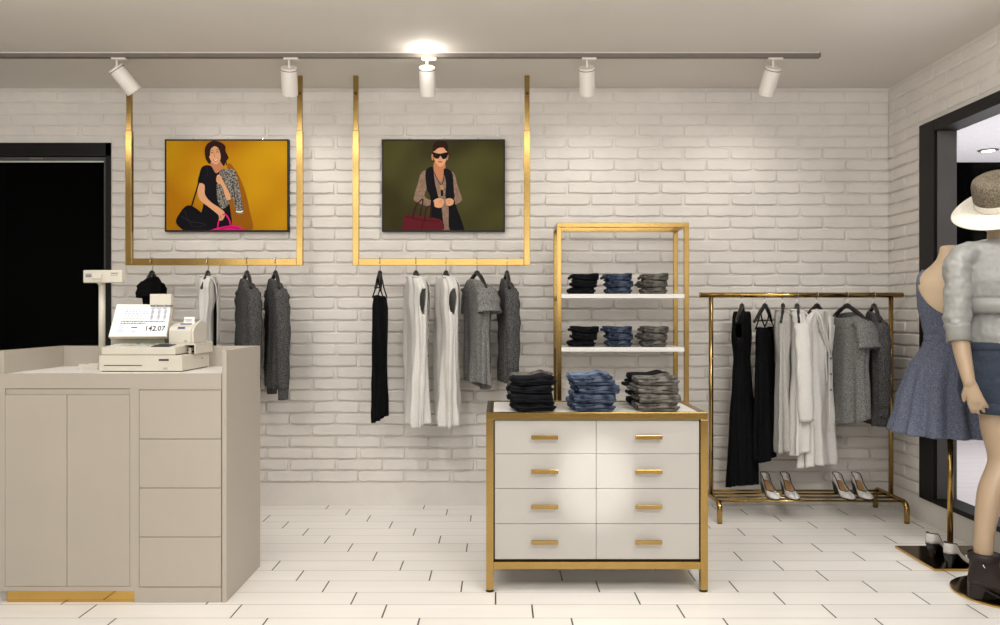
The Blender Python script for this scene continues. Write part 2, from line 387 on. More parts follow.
# ------------------------------------------------------------------ brass hanging frames
YH = 5.125
def hang_frame(x0, x1, lab):
    X0 = (x0-CX)*YH/F; X1 = (x1-CX)*YH/F; zb = EYE+(CY-262)*YH/F
    t = thing('hanging_frame', lab, 'clothes rail', ((X0+X1)/2, YH, HC), group='brass hanging frames')
    zs = EYE+(CY-131)*YH/F
    for X, nm in ((X0, 'post'), (X1, 'post')):
        p = MB().box(X-.016, X+.016, YH-.013, YH+.013, zs, HC).build('post', GOLD, t, bevel=.002)
        MB().box(X-.020, X+.020, YH-.016, YH+.016, zb-.022, zs).build('sleeve', GOLD, t, bevel=.002)
        z = EYE+(CY-94)*YH/F
        MB().tube([(X, YH-.013, z), (X, YH-.019, z)], .009, 14).build('bolt', BRONZE, t)
    MB().box(X0+.020, X1-.020, YH-.016, YH+.016, zb-.022, zb+.022).build('bar', GOLD, t, bevel=.002)
    return t
hang_frame(129.5, 300, 'brass square tube hanging frame around the yellow picture')
hang_frame(356, 527, 'brass square tube hanging frame around the olive picture')
ZF = EYE+(CY-262)*YH/F

# ------------------------------------------------------------------ hangers and garments
def hanger(px_, Y, zbar, zp, arc, ang, lab, w=.19, bar=False, group=None, hookrz=None):
    X = (px_-CX)*Y/F
    t = thing('clothes_hanger', lab, 'hanger', (X, Y, zp), ang, group)
    h = zbar-zp
    P = [(0, 0, -.012), (0, 0, h-arc)]
    P = [(0, 0, -.012), (0, 0, .012)]
    hk = []
    for i in range(15):
        a = -pi/2+(-pi/2*0)+i/14*(1.5*pi)
        hk.append((arc*cos(a)*-1, 0, h+arc*sin(a)))
    path = [(0, 0, -.012), (0, 0, max(.004, h-arc-.004))]+[p for p in hk[0:]]
    # stem comes up on the back side, loops over the bar and ends in front
    side = [(0, 0, -.012), (0, 0, .005), (arc*.5, 0, h-arc*.95), (arc, 0, h-.004)]
    side += [(arc*cos(i/12*pi), 0, h+arc*sin(i/12*pi)) for i in range(0, 13)]+[(-arc*.98, 0, h-.012)]
    m = MB().tube(smooth_path(side, 3), .0022, 8).build('hook', CHROME, t, True, local=True)
    m.rotation_euler = (0, 0, (hookrz if hookrz is not None else pi/2)-ang)
    # shoulders
    pts = []; rs = []
    for i in range(25):
        s = -1+2*i/24; a = abs(s)
        pts.append((s*w, .012*a*a, -.012-.10*(a**1.25)+.004*(1-a)))
        rs.append(.010+.009*sin(min(1, a*1.15)*pi)*.6+(.006 if a < .12 else 0))
    m = MB().tube(pts, rs, 12, flat=.8, up=(0, 0, 1))
    m.build('shoulder_bar', HANG, t, True, local=True)
    if bar:
        MB().tube([(-w*.93, .008, -.105), (w*.93, .008, -.105)], .005, 10).build('trouser_bar', HANG, t, True, local=True)
    return t, X
def tube_cloth(prof, n=112, rings=70, amp=.01, kf=9, seed=1, hem=None, hole=None, top=None, pw=.85, thick=.003, growth=1.3):
    """prof rows (z,hw,ht[,cx,cy]); hole(theta,z)->bool ; hem(theta)->dz ; top(theta)->dz"""
    rnd = random.Random(seed); ph = [rnd.uniform(0, 6.28) for _ in range(6)]
    z0 = prof[0][0]; z1 = prof[-1][0]; V = []; Fc = []
    for i in range(rings+1):
        t = i/rings; wgt = min(1, max(0, (t-.06)))**growth
        for j in range(n):
            th = 2*pi*j/n
            zz = z0+(z1-z0)*t
            row = interp(prof, zz); hw, ht = row[0], row[1]; cx = row[2] if len(row) > 2 else 0; cy = row[3] if len(row) > 3 else 0
            c_, s_ = cos(th), sin(th)
            x = hw*math.copysign(abs(c_)**pw, c_); y = ht*math.copysign(abs(s_)**pw, s_)
            f = .55*sin(kf*th+ph[0]+1.5*t)+.35*sin((kf*1.7//1)*th+ph[1]-2*t)+.3*sin(3*th+ph[2]+4*t)
            f += .35*noise.noise(Vector((x*12+seed, y*12, zz*9)))
            d = amp*(.25+wgt)*f
            nx, ny = c_/max(hw, .02), s_/max(ht, .02); L_ = math.hypot(nx, ny) or 1
            x += d*nx/L_; y += d*ny/L_
            z = zz+(hem(th)*t**4 if hem else 0)+(top(th)*(1-t)**6 if top else 0)
            V.append((x+cx, y+cy, z))
    for i in range(rings):
        zc = z0+(z1-z0)*(i+.5)/rings
        for j in range(n):
            if hole and hole(2*pi*(j+.5)/n, zc): continue
            k = (j+1) % n; Fc.append((i*n+j, i*n+k, (i+1)*n+k, (i+1)*n+j))
    return V, Fc
def clothobj(mb, name, m, parent, thick=.003):
    o = mb.build(name, m, parent, True, local=True)
    s = o.modifiers.new('solid', 'SOLIDIFY'); s.thickness = thick; s.offset = 0
    return o
def sleeve(mb, path, rads, flat=.55, n=20, seed=0, up=(0, 1, 0), wr=.07):
    P = smooth_path(path, 8); m = len(P)
    rs = [rads[0]+(rads[-1]-rads[0])*i/(m-1)*1.0 for i in range(m)] if len(rads) == 2 else [interp([(-(k), r) for k, r in enumerate(rads)], -i/(m-1)*(len(rads)-1))[0] for i in range(m)]
    rs = [r*(1+wr*sin(i*1.3+seed)+wr*.7*noise.noise(Vector((i*.7, seed, 0)))) for i, r in enumerate(rs)]
    mb.tube(P, rs, n, flat=flat, up=up, cap=(False, False))
def sgn(x): return 1 if x > 0 else -1
# garment builders: local origin = top of the hanger, local x = shoulder line
def g_tee(L=.62, hw=.235, ht=.05, seed=1, m=GREYF, sl=.17, hemdrop=.05):
    mb = MB()
    prof = [(-.048, .10, .045), (-.058, .125, .05), (-.08, .165, .05), (-.115, .20, .05), (-.17, .215, ht), (-L*.55, hw*.95, ht*1.1), (-L, hw, ht*1.25)]
    V, Fc = tube_cloth(prof, seed=seed, amp=.013, kf=7, hem=lambda a: -hemdrop*(.5-.5*sin(a))+.02*abs(cos(a)), top=lambda a: -.02*(1-sin(a)))
    mb.add(V, Fc)
    for s in (-1, 1):
        sleeve(mb, [(s*hw*.68, 0, -.115), (s*hw*.98, 0, -.155), (s*(hw*1.08+sl*.12), 0, -.155-sl*.85)], (.055, .075, .078), .5, seed=seed+s)
    return mb, m
def g_sweater(L=.70, hw=.185, ht=.042, seed=1, m=DGREYF, sl=.55, ):
    mb = MB()
    prof = [(-.042, .085, .036), (-.052, .10, .038), (-.075, .135, .04), (-.115, .175, .042), (-.2, .18, ht), (-L*.6, hw, ht*1.2), (-L*.95, hw*.97, ht*1.2), (-L, hw*.9, ht*1.05)]
    V, Fc = tube_cloth(prof, seed=seed, amp=.018, kf=6, top=lambda a: -.02*(1-sin(a)))
    mb.add(V, Fc)
    for s in (-1, 1):
        sleeve(mb, [(s*.15, 0, -.12), (s*.195, -.005, -.17), (s*.215, -.01, -.35), (s*.20, -.012, -.12-sl)], (.038, .044, .042, .034), .55, seed=seed+s, wr=.09)
        sleeve(mb, [(s*.20, -.012, -.12-sl+.004), (s*.198, -.012, -.12-sl-.06)], (.032, .030), .55, seed=seed+s, wr=.02)
    return mb, m
def g_vest(L=1.0, hw=.21, ht=.055, seed=1, m=LINEN, amp=.026, armhole=True):
    mb = MB()
    prof = [(-.030, .075, .044), (-.042, .095, .046), (-.07, .145, .048), (-.11, .18, .048), (-.2, .175, .05), (-.36, .19, ht), (-L, hw*1.1, ht*1.25)]
    def hole(a, z):
        for c in (0, pi):
            da = abs((a-c+pi) % (2*pi)-pi)
            if armhole and (da/.40)**2+((z+.19)/.082)**2 < 1: return True
        return False
    V, Fc = tube_cloth(prof, seed=seed, amp=amp, kf=8, hole=hole, hem=lambda a: .015*sin(2*a), growth=.9)
    mb.add(V, Fc)
    # lapel / shawl collar down both sides of the front
    for s in (-1, 1):
        P = smooth_path([(s*.065, .04, -.032), (s*.08, -.04, -.05), (s*.06, -.066, -.12), (s*.03, -.068, -.26), (s*.012, -.07, -.5)], 6)
        mb.tube(P, [.016*(1-i/(len(P)))+.006 for i in range(len(P))], 10, flat=.3, up=(1, 0, 0))
    return mb, m
def g_dress(L=1.08, seed=1, m=BLKF, waist=.30, hw=.15, hem=.20, sleeveless=True):
    mb = MB()
    prof = [(-.042, .09, .045), (-.055, .11, .05), (-.075, .15, .05), (-.11, .175, .05), (-.2, .165, .055), (-waist-.05, hw*.85, .045), (-waist-.12, hw*.9, .05), (-L*.7, hem*.92, .075), (-L, hem, .085)]
    def hole(a, z):
        for c in (0, pi):
            da = abs((a-c+pi) % (2*pi)-pi)
            if (da/.32)**2+((z+.16)/.045)**2 < 1: return True
        return False
    V, Fc = tube_cloth(prof, seed=seed, amp=.014, kf=9, hole=hole, hem=lambda a: -.03*sin(a+1), growth=.8)
    return mb.add(V, Fc), m
def g_strap(L=.85, seed=1, m=BLKF, top=-.20, hem=.19, ht=.06):
    mb = MB()
    prof = [(top, .125, .035), (top-.06, .135, .042), (top-.2, .13, .042), (-L*.7, hem*.9, ht*.9), (-L, hem, ht)]
    V, Fc = tube_cloth(prof, seed=seed, amp=.012, kf=8, hem=lambda a: .03*cos(a+seed), top=lambda a: .03*abs(cos(a))-.01, growth=.8)
    mb.add(V, Fc)
    for s in (-1, 1):
        mb.tube(smooth_path([(s*.095, -.034, top+.004), (s*.10, -.012, -.10), (s*.10, .0, -.045), (s*.10, .012, -.10), (s*.095, .034, top+.004)], 5), .0028, 8)
    return mb, m
def g_shirt(L=.9, seed=1, m=LINEN, hw=.20, ht=.055, sl=.5):
    mb, _ = g_vest(L, hw, ht, seed, m, armhole=False)
    for s in (-1, 1):
        sleeve(mb, [(s*.13, 0, -.10), (s*.18, -.01, -.16), (s*(.18+.04*min(1, sl*2)), -.015, -.14-sl*.45), (s*.195, -.03, -.12-sl)], (.036, .044, .042, .044), .5, seed=seed+s, wr=.09)
    return mb, m
def hang(px_, rail, delta, gfun, name, glab, gcat, hlab, bar=False, sc=1.0, w=.19, extra=None, flip=1):
    if rail == 'F': Y, zb, zp, arc = YH, ZF, ZF-.060, .030
    else: Y, zb, zp, arc = 5.13, 1.412, 1.353, .0205
    edge = pi/2-math.atan((px_-CX)/F)
    ang = edge+R(delta)
    if flip < 0: ang -= pi
    hg, X = hanger(px_, Y, zb, zp, arc, ang, hlab, w*sc, bar, 'black clothes hangers')
    mb, m = gfun
    o = clothobj(mb, name, m, None); o.location = (X, Y, zp-.004); o.rotation_euler = (0, 0, ang); o.scale = (sc, sc, sc)
    tag(o, glab, gcat)
    if extra: extra(o)
    return o
def neck_tag(o):
    MB().box(-.012, .012, -.052, -.050, -.05, -.02).build('neck_label', PAPER, o, local=True)
FR1 = 'on the left hanging frame'; FR2 = 'on the frame below the olive picture'
def lapels(o):
    m = o.data.materials[0]
    for s_ in (-1, 1):
        P = [(s_*.070, -.030, -.028), (s_*.118, -.052, -.085), (s_*.098, -.060, -.125), (s_*.112, -.063, -.135), (s_*.022, -.082, -.30), (s_*.010, -.080, -.27), (s_*.045, -.062, -.12)]
        V = P+[(x, y-.006, z) for x, y, z in P]; n = len(P)
        Fc = [tuple(range(n)), tuple(range(2*n-1, n-1, -1))]+[(i, (i+1) % n, n+(i+1) % n, n+i) for i in range(n)]
        MB().add(V, Fc).build('collar', m, o, local=True, bevel=.002)
    P = smooth_path([(.008, -.074, -.28), (.006, -.076, -.5), (.01, -.078, -.8)], 5)
    MB().tube(P, .004, 8).build('placket', m, o, True, local=True)
    for z in (-.34, -.44, -.54):
        MB().tube([(.014, -.078, z), (.014, -.088, z)], .007, 12).build('button', INKG, o, local=True)
def edging(o):
    for s_ in (-1, 1):
        P = smooth_path([(s_*.05, -.036, -.04), (s_*.05, -.05, -.12), (s_*.035, -.048, -.35), (s_*.03, -.046, -.8)], 6)
        MB().tube(P, .006, 8).build('black_edging', BLKF, o, True, local=True)
hang(152, 'F', -24, g_tee(.62, seed=3, m=BLKF, ht=.045, sl=.13, hw=.17), 'tee_shirt', 'black short sleeved top hanging behind the cash register screen', 'top', 'black hanger holding the black top behind the register', sc=.62, flip=-1, extra=neck_tag)
hang(208, 'F', -9, g_vest(.86, seed=5, m=LINEN, ht=.022, hw=.11, armhole=False), 'edged_jacket', 'white jacket with black edging hanging edge-on behind the printer', 'jacket', 'black hanger holding the white jacket with black edging', sc=.9, extra=edging)
hang(247, 'F', 11, g_sweater(.66, seed=8, m=DGREYF), 'sweater', 'black and grey sweater hanging edge-on beside the counter corner', 'sweater', 'black hanger second from the right on the left frame')
hang(275.5, 'F', 10, g_sweater(.74, seed=12, m=DGREYF, sl=.62), 'sweater', 'long charcoal sweater, rightmost garment on the left frame', 'sweater', 'black hanger furthest right on the left frame')
hang(380, 'F', -8, g_strap(.94, seed=2, hem=.10, ht=.042, top=-.17), 'strap_dress', 'black dress on thin straps hanging alone below the olive picture', 'dress', 'black hanger with bare bar holding the black strap dress under the olive picture', bar=True, w=.12)
hang(416, 'F', 15, g_vest(.97, seed=21, hw=.14, ht=.036), 'long_vest', 'cream linen sleeveless long vest, left of the matching pair', 'vest', 'black hanger in the left cream vest', w=.15, extra=lapels)
hang(446, 'F', 16, g_vest(.97, seed=33, hw=.145, ht=.036), 'long_vest', 'cream linen sleeveless long vest, right of the matching pair', 'vest', 'black hanger in the right cream vest', w=.15, extra=lapels)
hang(477, 'F', 22, g_tee(.72, seed=14, m=GREYF, ht=.042, hw=.185, sl=.13), 'tee_shirt', 'grey short sleeved knit top beside the right cream vest', 'top', 'black hanger in the grey knit top under the olive picture', sc=.98)
hang(507, 'F', 8, g_sweater(.70, seed=27, m=DGREYF, ht=.036, sl=.5), 'sweater', 'charcoal sweater hanging just left of the brass shelving unit', 'sweater', 'black hanger furthest right under the olive picture')
# rack
hang(742, 'R', -7, g_dress(1.16, seed=4, hem=.13), 'long_dress', 'long black sleeveless dress, leftmost on the brass clothes rack', 'dress', 'black hanger in the long black dress on the rack')
hang(765, 'R', -16, g_strap(.96, seed=6, hem=.15, ht=.055, top=-.16), 'strap_dress', 'short black strap dress second from the left on the rack', 'dress', 'black hanger with bare bar, second from the left on the rack', bar=True)
hang(783, 'R', 0, g_vest(.92, seed=9, m=LINENG, ht=.032, hw=.15, armhole=False), 'linen_shirt', 'stone grey shirt squeezed beside the black strap dress on the rack', 'shirt', 'black hanger third from the left on the rack')
hang(797, 'R', 7, g_shirt(.93, seed=13, m=LINEN, hw=.165, ht=.042, sl=.60), 'shirt', 'cream shirt with long cuffed sleeve in the middle of the rack', 'shirt', 'black hanger in the cream shirt, hardly seen')
hang(817, 'R', -24, g_vest(1.02, seed=17, m=LINEN, hw=.17, ht=.055), 'long_vest', 'long cream sleeveless vest with pointed collar on the rack', 'vest', 'black hanger in the cream vest on the rack', extra=lapels)
hang(847, 'R', 38, g_tee(.74, seed=19, m=GREYF, ht=.045, hw=.19, sl=.15), 'tee_shirt', 'light grey short sleeved knit top on the clothes rack', 'top', 'black hanger in the light grey top on the rack', flip=-1, sc=.96)
hang(874, 'R', 14, g_sweater(.80, seed=24, m=DGREYF, ht=.045, sl=.55), 'sweater', 'charcoal sweater, rightmost garment on the clothes rack', 'sweater', 'black hanger furthest right on the rack', sc=.95)

# ------------------------------------------------------------------ clothes rack
XA, XB, YR = 1.366, 2.520, 5.13; ZR = 1.412
rk = thing('clothes_rack', 'brass tube clothes rack standing in the corner beside the window', 'clothes rack', ((XA+XB)/2, YR, 0))
MB().tube([(XA-.07, YR, ZR), (XB+.075, YR, ZR)], .0165, 16).build('top_rail', GOLD, rk, True)
MB().lathe([(.0, -.004), (.0185, -.003), (.0185, .003), (0, .004)]).build('rail_cap', GOLD, rk, True, local=True).matrix_local = Matrix.Translation((XA-.07-rk.location.x, 0, ZR)) @ Matrix.Rotation(pi/2, 4, 'Y')
for X in (XA, XB):
    MB().tube([(X, YR, .12), (X, YR, ZR-.012)], .0145, 16).build('post', GOLD, rk, True)
    P = [(X, 4.93, .0), (X, 4.93, .085)]+[(X, 4.93+.04*(1-cos(a)), .085+.04*sin(a)) for a in (.4, .8, 1.2, 1.57)]
    P += [(X, 5.0, .125), (X, 5.25, .125)]+[(X, 5.34-.04*(1-cos(a)), .085+.04*sin(a)) for a in (1.57, 1.2, .8, .4)]+[(X, 5.34, .085), (X, 5.34, 0)]
    MB().tube(P, .0165, 16).build('foot', GOLD, rk, True)
for y in (4.985, 5.08, 5.18, 5.275):
    MB().tube([(XA, y, .125), (XB, y, .125)], .0080, 12).build('shelf_bar', GOLD, rk, True)

# ------------------------------------------------------------------ pumps
def pump(L=.235, heelh=.075):
    def hw(t):
        tab = [(0, .014), (.04, .024), (.15, .029), (.35, .026), (.55, .033), (.72, .041), (.86, .036), (.95, .022), (1.0, .003)]
        for a, b in zip(tab, tab[1:]):
            if t <= b[0]: return a[1]+(b[1]-a[1])*smoothstep((t-a[0])/(b[0]-a[0]))
        return .003
    def sz(t): return .006+(heelh-.006)*(1-smoothstep((t-.12)/.55))
    def uh(t):
        tab = [(0, .055), (.15, .05), (.4, .030), (.62, .031), (.8, .030), (.95, .018), (1, .004)]
        for a, b in zip(tab, tab[1:]):
            if t <= b[0]: return a[1]+(b[1]-a[1])*smoothstep((t-a[0])/(b[0]-a[0]))
        return .004
    N = 30; rings = []; n = 17
    def opening(t): return t < .66
    def pt(t, a):   # a in [-1,1]; -1 left edge .. 0 sole .. 1 right edge
        w_ = hw(t); s = sgn(a) if a else 0; b = abs(a)
        if b < .5: return (s*w_*(b/.5)**.8, L*(t-.5), sz(t)+.001)
        f = (b-.5)/.5; lean = w_*(1-.12*f*f)
        if opening(t):
            op = min(1, (.66-t)/.10)**.5
            x = lean*1.0; close = (1-op)
            return (s*x*(1-close*f*f), L*(t-.5), sz(t)+uh(t)*sin(f*pi/2)*(1+close*.1))
        return (s*w_*cos(f*pi/2)**.8, L*(t-.5), sz(t)+uh(t)*sin(f*pi/2)**.9)
    up = MB()
    V = []; Fc = []; A = [-1+2*i/(n-1) for i in range(n)]
    for i in range(N+1):
        for a in A: V.append(pt(i/N, a))
    for i in range(N):
        for j in range(n-1): Fc.append((i*n+j, (i+1)*n+j, (i+1)*n+j+1, i*n+j+1))
    for j in range(n//2):        # close the back of the heel counter
        Fc.append((j, j+1, n-2-j, n-1-j)) if j+1 <= n-2-j and j+1 != n-2-j else Fc.append((j, j+1, n-1-j))
    up.add(V, Fc)
    sole = MB(); rr = []
    for i in range(N+1):
        t = i/N; w_ = hw(t)*1.04; z = sz(t)
        rr.append([(-w_, L*(t-.5), z-.006), (w_, L*(t-.5), z-.006), (w_, L*(t-.5), z+.001), (-w_, L*(t-.5), z+.001)])
    sole.loft(rr)
    trim = MB(); P = [pt(.645-.645*i/16, 1) for i in range(17)]; P += [(-x, y, z) for x, y, z in P[::-1]]
    P.insert(0, (0, L*(.66-.5), pt(.66, 1)[2]+.001)); P.append(P[0])
    trim.tube(P, .0028, 6)
    ins = MB(); rr = []
    for i in range(22):
        t = .01+.74*i/21; w_ = hw(t)*.94; rr.append([(-w_, L*(t-.5), sz(t)+.006), (0, L*(t-.5), sz(t)+.004), (w_, L*(t-.5), sz(t)+.006)])
    ins.loft(rr, (False, False), closed=False)
    heel = MB(); y0 = -L*.5
    rr = []
    for f in (0, .3, .7, 1):
        z = (heelh-.004)*(1-f); w_ = .022*(1-f)+.011*f; d = .034*(1-f)**1.5+.015; yb = y0+.003+.008*f
        rr.append([(-w_, yb+.004, z), (0, yb, z), (w_, yb+.004, z), (w_, yb+d, z-(.004 if f == 0 else 0)), (-w_, yb+d, z-(.004 if f == 0 else 0))])
    heel.loft(rr)
    return [('upper', up, SHOEW, 1), ('sole', sole, SHOEB, 0), ('trim', trim, SHOEB, 1), ('insole', ins, INSOLE, 1), ('heel', heel, SHOEB, 0)]
PP = pump(); proto = None
RACKZ = .125+.0080
def place_pump(loc, rz, lab, grp):
    global proto
    if proto is None:
        o = thing('pump_shoe', lab, 'shoe', loc, rz, grp)
        for nm, mb, m, sm in PP:
            q = mb.build(nm, m, o, bool(sm), local=True)
            if nm == 'upper': s = q.modifiers.new('s', 'SOLIDIFY'); s.thickness = .002; s.offset = -1
        proto = o
    else:
        o = copy_tree(proto); tag(o, lab, 'shoe', grp); o.location = loc; o.rotation_euler = (0, 0, rz)
    return o
for x, rz, lab in ((770, 172, 'white and black pump, left shoe of the left pair on the rack'), (789.5, 168, 'white and black pump, right shoe of the left pair on the rack'),
                   (843.5, 172, 'white and black pump, left shoe of the right pair on the rack'), (862, 168, 'white and black pump, right shoe of the right pair on the rack')):
    Y = 5.085; place_pump(((x-CX)*Y/F, Y, RACKZ), R(rz+12), lab, 'pumps on the shoe shelf of the rack')

# ------------------------------------------------------------------ framed pictures
def stroke(pts, w):
    P = smooth_path([(a, b, 0) for a, b in pts], 5); Lp = []; Rp = []
    for i, p in enumerate(P):
        t = (P[min(i+1, len(P)-1)]-P[max(i-1, 0)]).normalized(); nrm = Vector((-t.y, t.x, 0))*w/2
        Lp.append(p+nrm); Rp.append(p-nrm)
    return Lp, Rp
def picture(x0, u0, bgm, layers, lab):
    # zoom coordinates (5.68 per pixel, origin x0,130); frame spans u0..u1, 53..577
    Yp = 5.352; k = Yp/F
    def W(u, v, d): return ((x0+u/5.68-CX)*k, Yp-d, EYE+(CY-(130+v/5.68))*k)
    fu0, fu1 = u0
    a = W(fu0, 577, 0); b = W(fu1, 53, 0)
    t = thing('framed_picture', lab, 'picture', ((a[0]+b[0])/2, YB-.01, a[2]), group='fashion pictures on the wall')
    fr = MB(); e = .010
    fr.box(a[0], b[0], Yp, YB-.012, a[2], b[2])
    fr.box(a[0], a[0]+e, Yp-.004, Yp, a[2], b[2]); fr.box(b[0]-e, b[0], Yp-.004, Yp, a[2], b[2])
    fr.box(a[0]+e, b[0]-e, Yp-.004, Yp, a[2], a[2]+e); fr.box(a[0]+e, b[0]-e, Yp-.004, Yp, b[2]-e, b[2])
    fr.build('frame', BLACKM, t, bevel=.001)
    for q in (.22, .5, .78):
        X = a[0]+(b[0]-a[0])*q
        MB().tube([(X, YB-.02, b[2]-.002), (X, YB-.02, b[2]+.014)], .004, 8).build('hanging_hook', CHROME, t)
    pr = MB(); mats = [bgm]
    V = [(a[0]+e, Yp-.0008, a[2]+e), (b[0]-e, Yp-.0008, a[2]+e), (b[0]-e, Yp-.0008, b[2]-e), (a[0]+e, Yp-.0008, b[2]-e)]
    pr.add(V, [(0, 1, 2, 3)])
    lim = (a[0]+e, b[0]-e, a[2]+e, b[2]-e); d = .0009
    for kind, m, pts, *rest in layers:
        if m not in mats: mats.append(m)
        pr.cur = mats.index(m); d += .00012
        cl = lambda p: (min(max(p[0], lim[0]), lim[1]), p[1], min(max(p[2], lim[2]), lim[3]))
        if kind == 'p':
            P = smooth_path([(u, v, 0) for u, v in pts], 4, True) if not rest else [Vector((u, v, 0)) for u, v in pts]
            from mathutils.geometry import tessellate_polygon
            tri = tessellate_polygon([P])
            pr.add([cl(W(p.x, p.y, d)) for p in P], [tuple(x) for x in tri])
        else:
            Lp, Rp = stroke(pts, rest[0]); n = len(Lp)
            pr.add([cl(W(p.x, p.y, d)) for p in Lp+Rp], [(i, i+1, n+i+1, n+i) for i in range(n-1)])
    pr.build('print', mats, t)
    return t
def flat(name, c, **k): return mat(name, lin(*c), .7, spec=.08, **k)
YEL = mat('print_yellow', lin(188, 140, 14), .7, spec=.08, col2=lin(165, 108, 6), scale=2.2, detail=1)
OLV = mat('print_olive', lin(74, 72, 36), .7, spec=.08, col2=lin(54, 50, 26), scale=2.5, detail=1)
pSK = flat('print_skin', (206, 152, 112)); pSK2 = flat('print_skin_warm', (178, 118, 84)); pHR = flat('print_hair', (44, 22, 16)); pBK = flat('print_black', (16, 15, 20))
pBK2 = flat('print_soft_black', (40, 38, 44)); pWT = flat('print_white', (236, 226, 214)); pRED = flat('print_lips', (170, 54, 50)); pPK = flat('print_pink', (206, 28, 110)); pPK2 = flat('print_pink_dark', (150, 16, 80))
pJK = mat('print_jacket', lin(30, 28, 28), .7, spec=.08, col2=lin(150, 144, 134), scale=95); pSH = flat('print_brown', (140, 84, 10)); pTP = mat('print_taupe', lin(140, 116, 98), .7, spec=.08, col2=lin(118, 94, 80), scale=90)
pMR = flat('print_maroon', (88, 26, 34)); pMR2 = flat('print_maroon_dark', (54, 16, 22)); pGD = flat('print_gold', (170, 130, 80))
L1 = [('p', pSH, [(440, 195), (490, 235), (535, 330), (565, 450), (580, 577), (450, 577), (440, 400)]),
      ('p', pHR, [(330, 75), (365, 60), (405, 72), (428, 92), (430, 120), (445, 155), (430, 185), (420, 205), (400, 190), (345, 195), (325, 180), (313, 150), (312, 105)]),
      ('p', pSK2, [(348, 180), (402, 180), (412, 222), (398, 252), (375, 252), (350, 215)]),
      ('p', pBK, [(298, 208), (345, 203), (375, 246), (410, 225), (432, 240), (440, 400), (455, 440), (452, 577), (280, 577), (300, 440), (305, 400), (310, 320), (273, 300), (280, 255)]),
      ('p', pSK, [(335, 115), (348, 94), (378, 95), (398, 122), (402, 155), (394, 182), (377, 196), (355, 186), (340, 162), (333, 138)]),
      ('s', pHR, [(333, 150), (340, 105), (370, 84), (400, 100)], 15), ('s', pHR, [(395, 95), (408, 140), (412, 190)], 14), ('s', pHR, [(425, 130), (440, 150), (446, 162)], 6), ('s', pHR, [(418, 165), (432, 180), (436, 200)], 6),
      ('s', pHR, [(346, 132), (354, 129), (360, 131)], 4), ('s', pHR, [(376, 127), (384, 124), (391, 127)], 4), ('s', pHR, [(345, 122), (354, 117), (362, 120)], 3), ('s', pHR, [(374, 115), (384, 112), (392, 116)], 3),
      ('s', pSK2, [(368, 130), (365, 148), (372, 152)], 4),
      ('p', pRED, [(360, 166), (374, 168), (388, 160), (384, 174), (372, 180), (363, 174)]), ('p', pWT, [(363, 168), (374, 170), (385, 164), (380, 173), (371, 175)]),
      ('p', pSK, [(278, 305), (310, 312), (313, 365), (345, 408), (400, 445), (425, 470), (422, 498), (402, 514), (388, 482), (335, 438), (285, 398), (271, 350)]),
      ('p', pJK, [(398, 237), (440, 220), (480, 228), (494, 262), (515, 360), (531, 460), (515, 477), (490, 468), (470, 385), (442, 430), (410, 446), (385, 400), (380, 318), (393, 285)]),
      ('s', pWT, [(490, 462), (512, 466), (528, 460)], 8), ('s', pBK, [(470, 290), (480, 360), (492, 430)], 4),
      ('p', pSK, [(383, 258), (400, 260), (424, 305), (448, 350), (460, 392), (434, 392), (412, 322), (379, 294)]),
      ('s', pSK2, [(384, 268), (398, 276)], 3), ('s', pSK2, [(382, 280), (396, 288)], 3),
      ('p', pBK, [(165, 480), (215, 428), (280, 458), (330, 520), (320, 562), (260, 577), (205, 577), (150, 530)]), ('s', pBK2, [(180, 490), (230, 520), (300, 530), (322, 545)], 5), ('s', pBK2, [(200, 460), (215, 505), (240, 540)], 4), ('s', pBK2, [(232, 545), (275, 552), (310, 540)], 4),
      ('s', pBK, [(238, 432), (272, 320), (300, 212)], 8), ('s', pBK2, [(327, 212), (330, 240), (326, 262)], 3),
      ('p', pPK, [(345, 577), (385, 556), (480, 540), (522, 556), (538, 577)]), ('s', pPK, [(385, 562), (394, 510), (424, 478), (450, 508), (462, 556)], 8), ('s', pPK2, [(400, 565), (450, 552), (510, 562)], 5),
      ('s', pSK, [(395, 470), (398, 505), (404, 515)], 8), ('s', pSK, [(410, 480), (412, 512)], 7), ('s', pSK2, [(404, 482), (406, 508)], 2)]
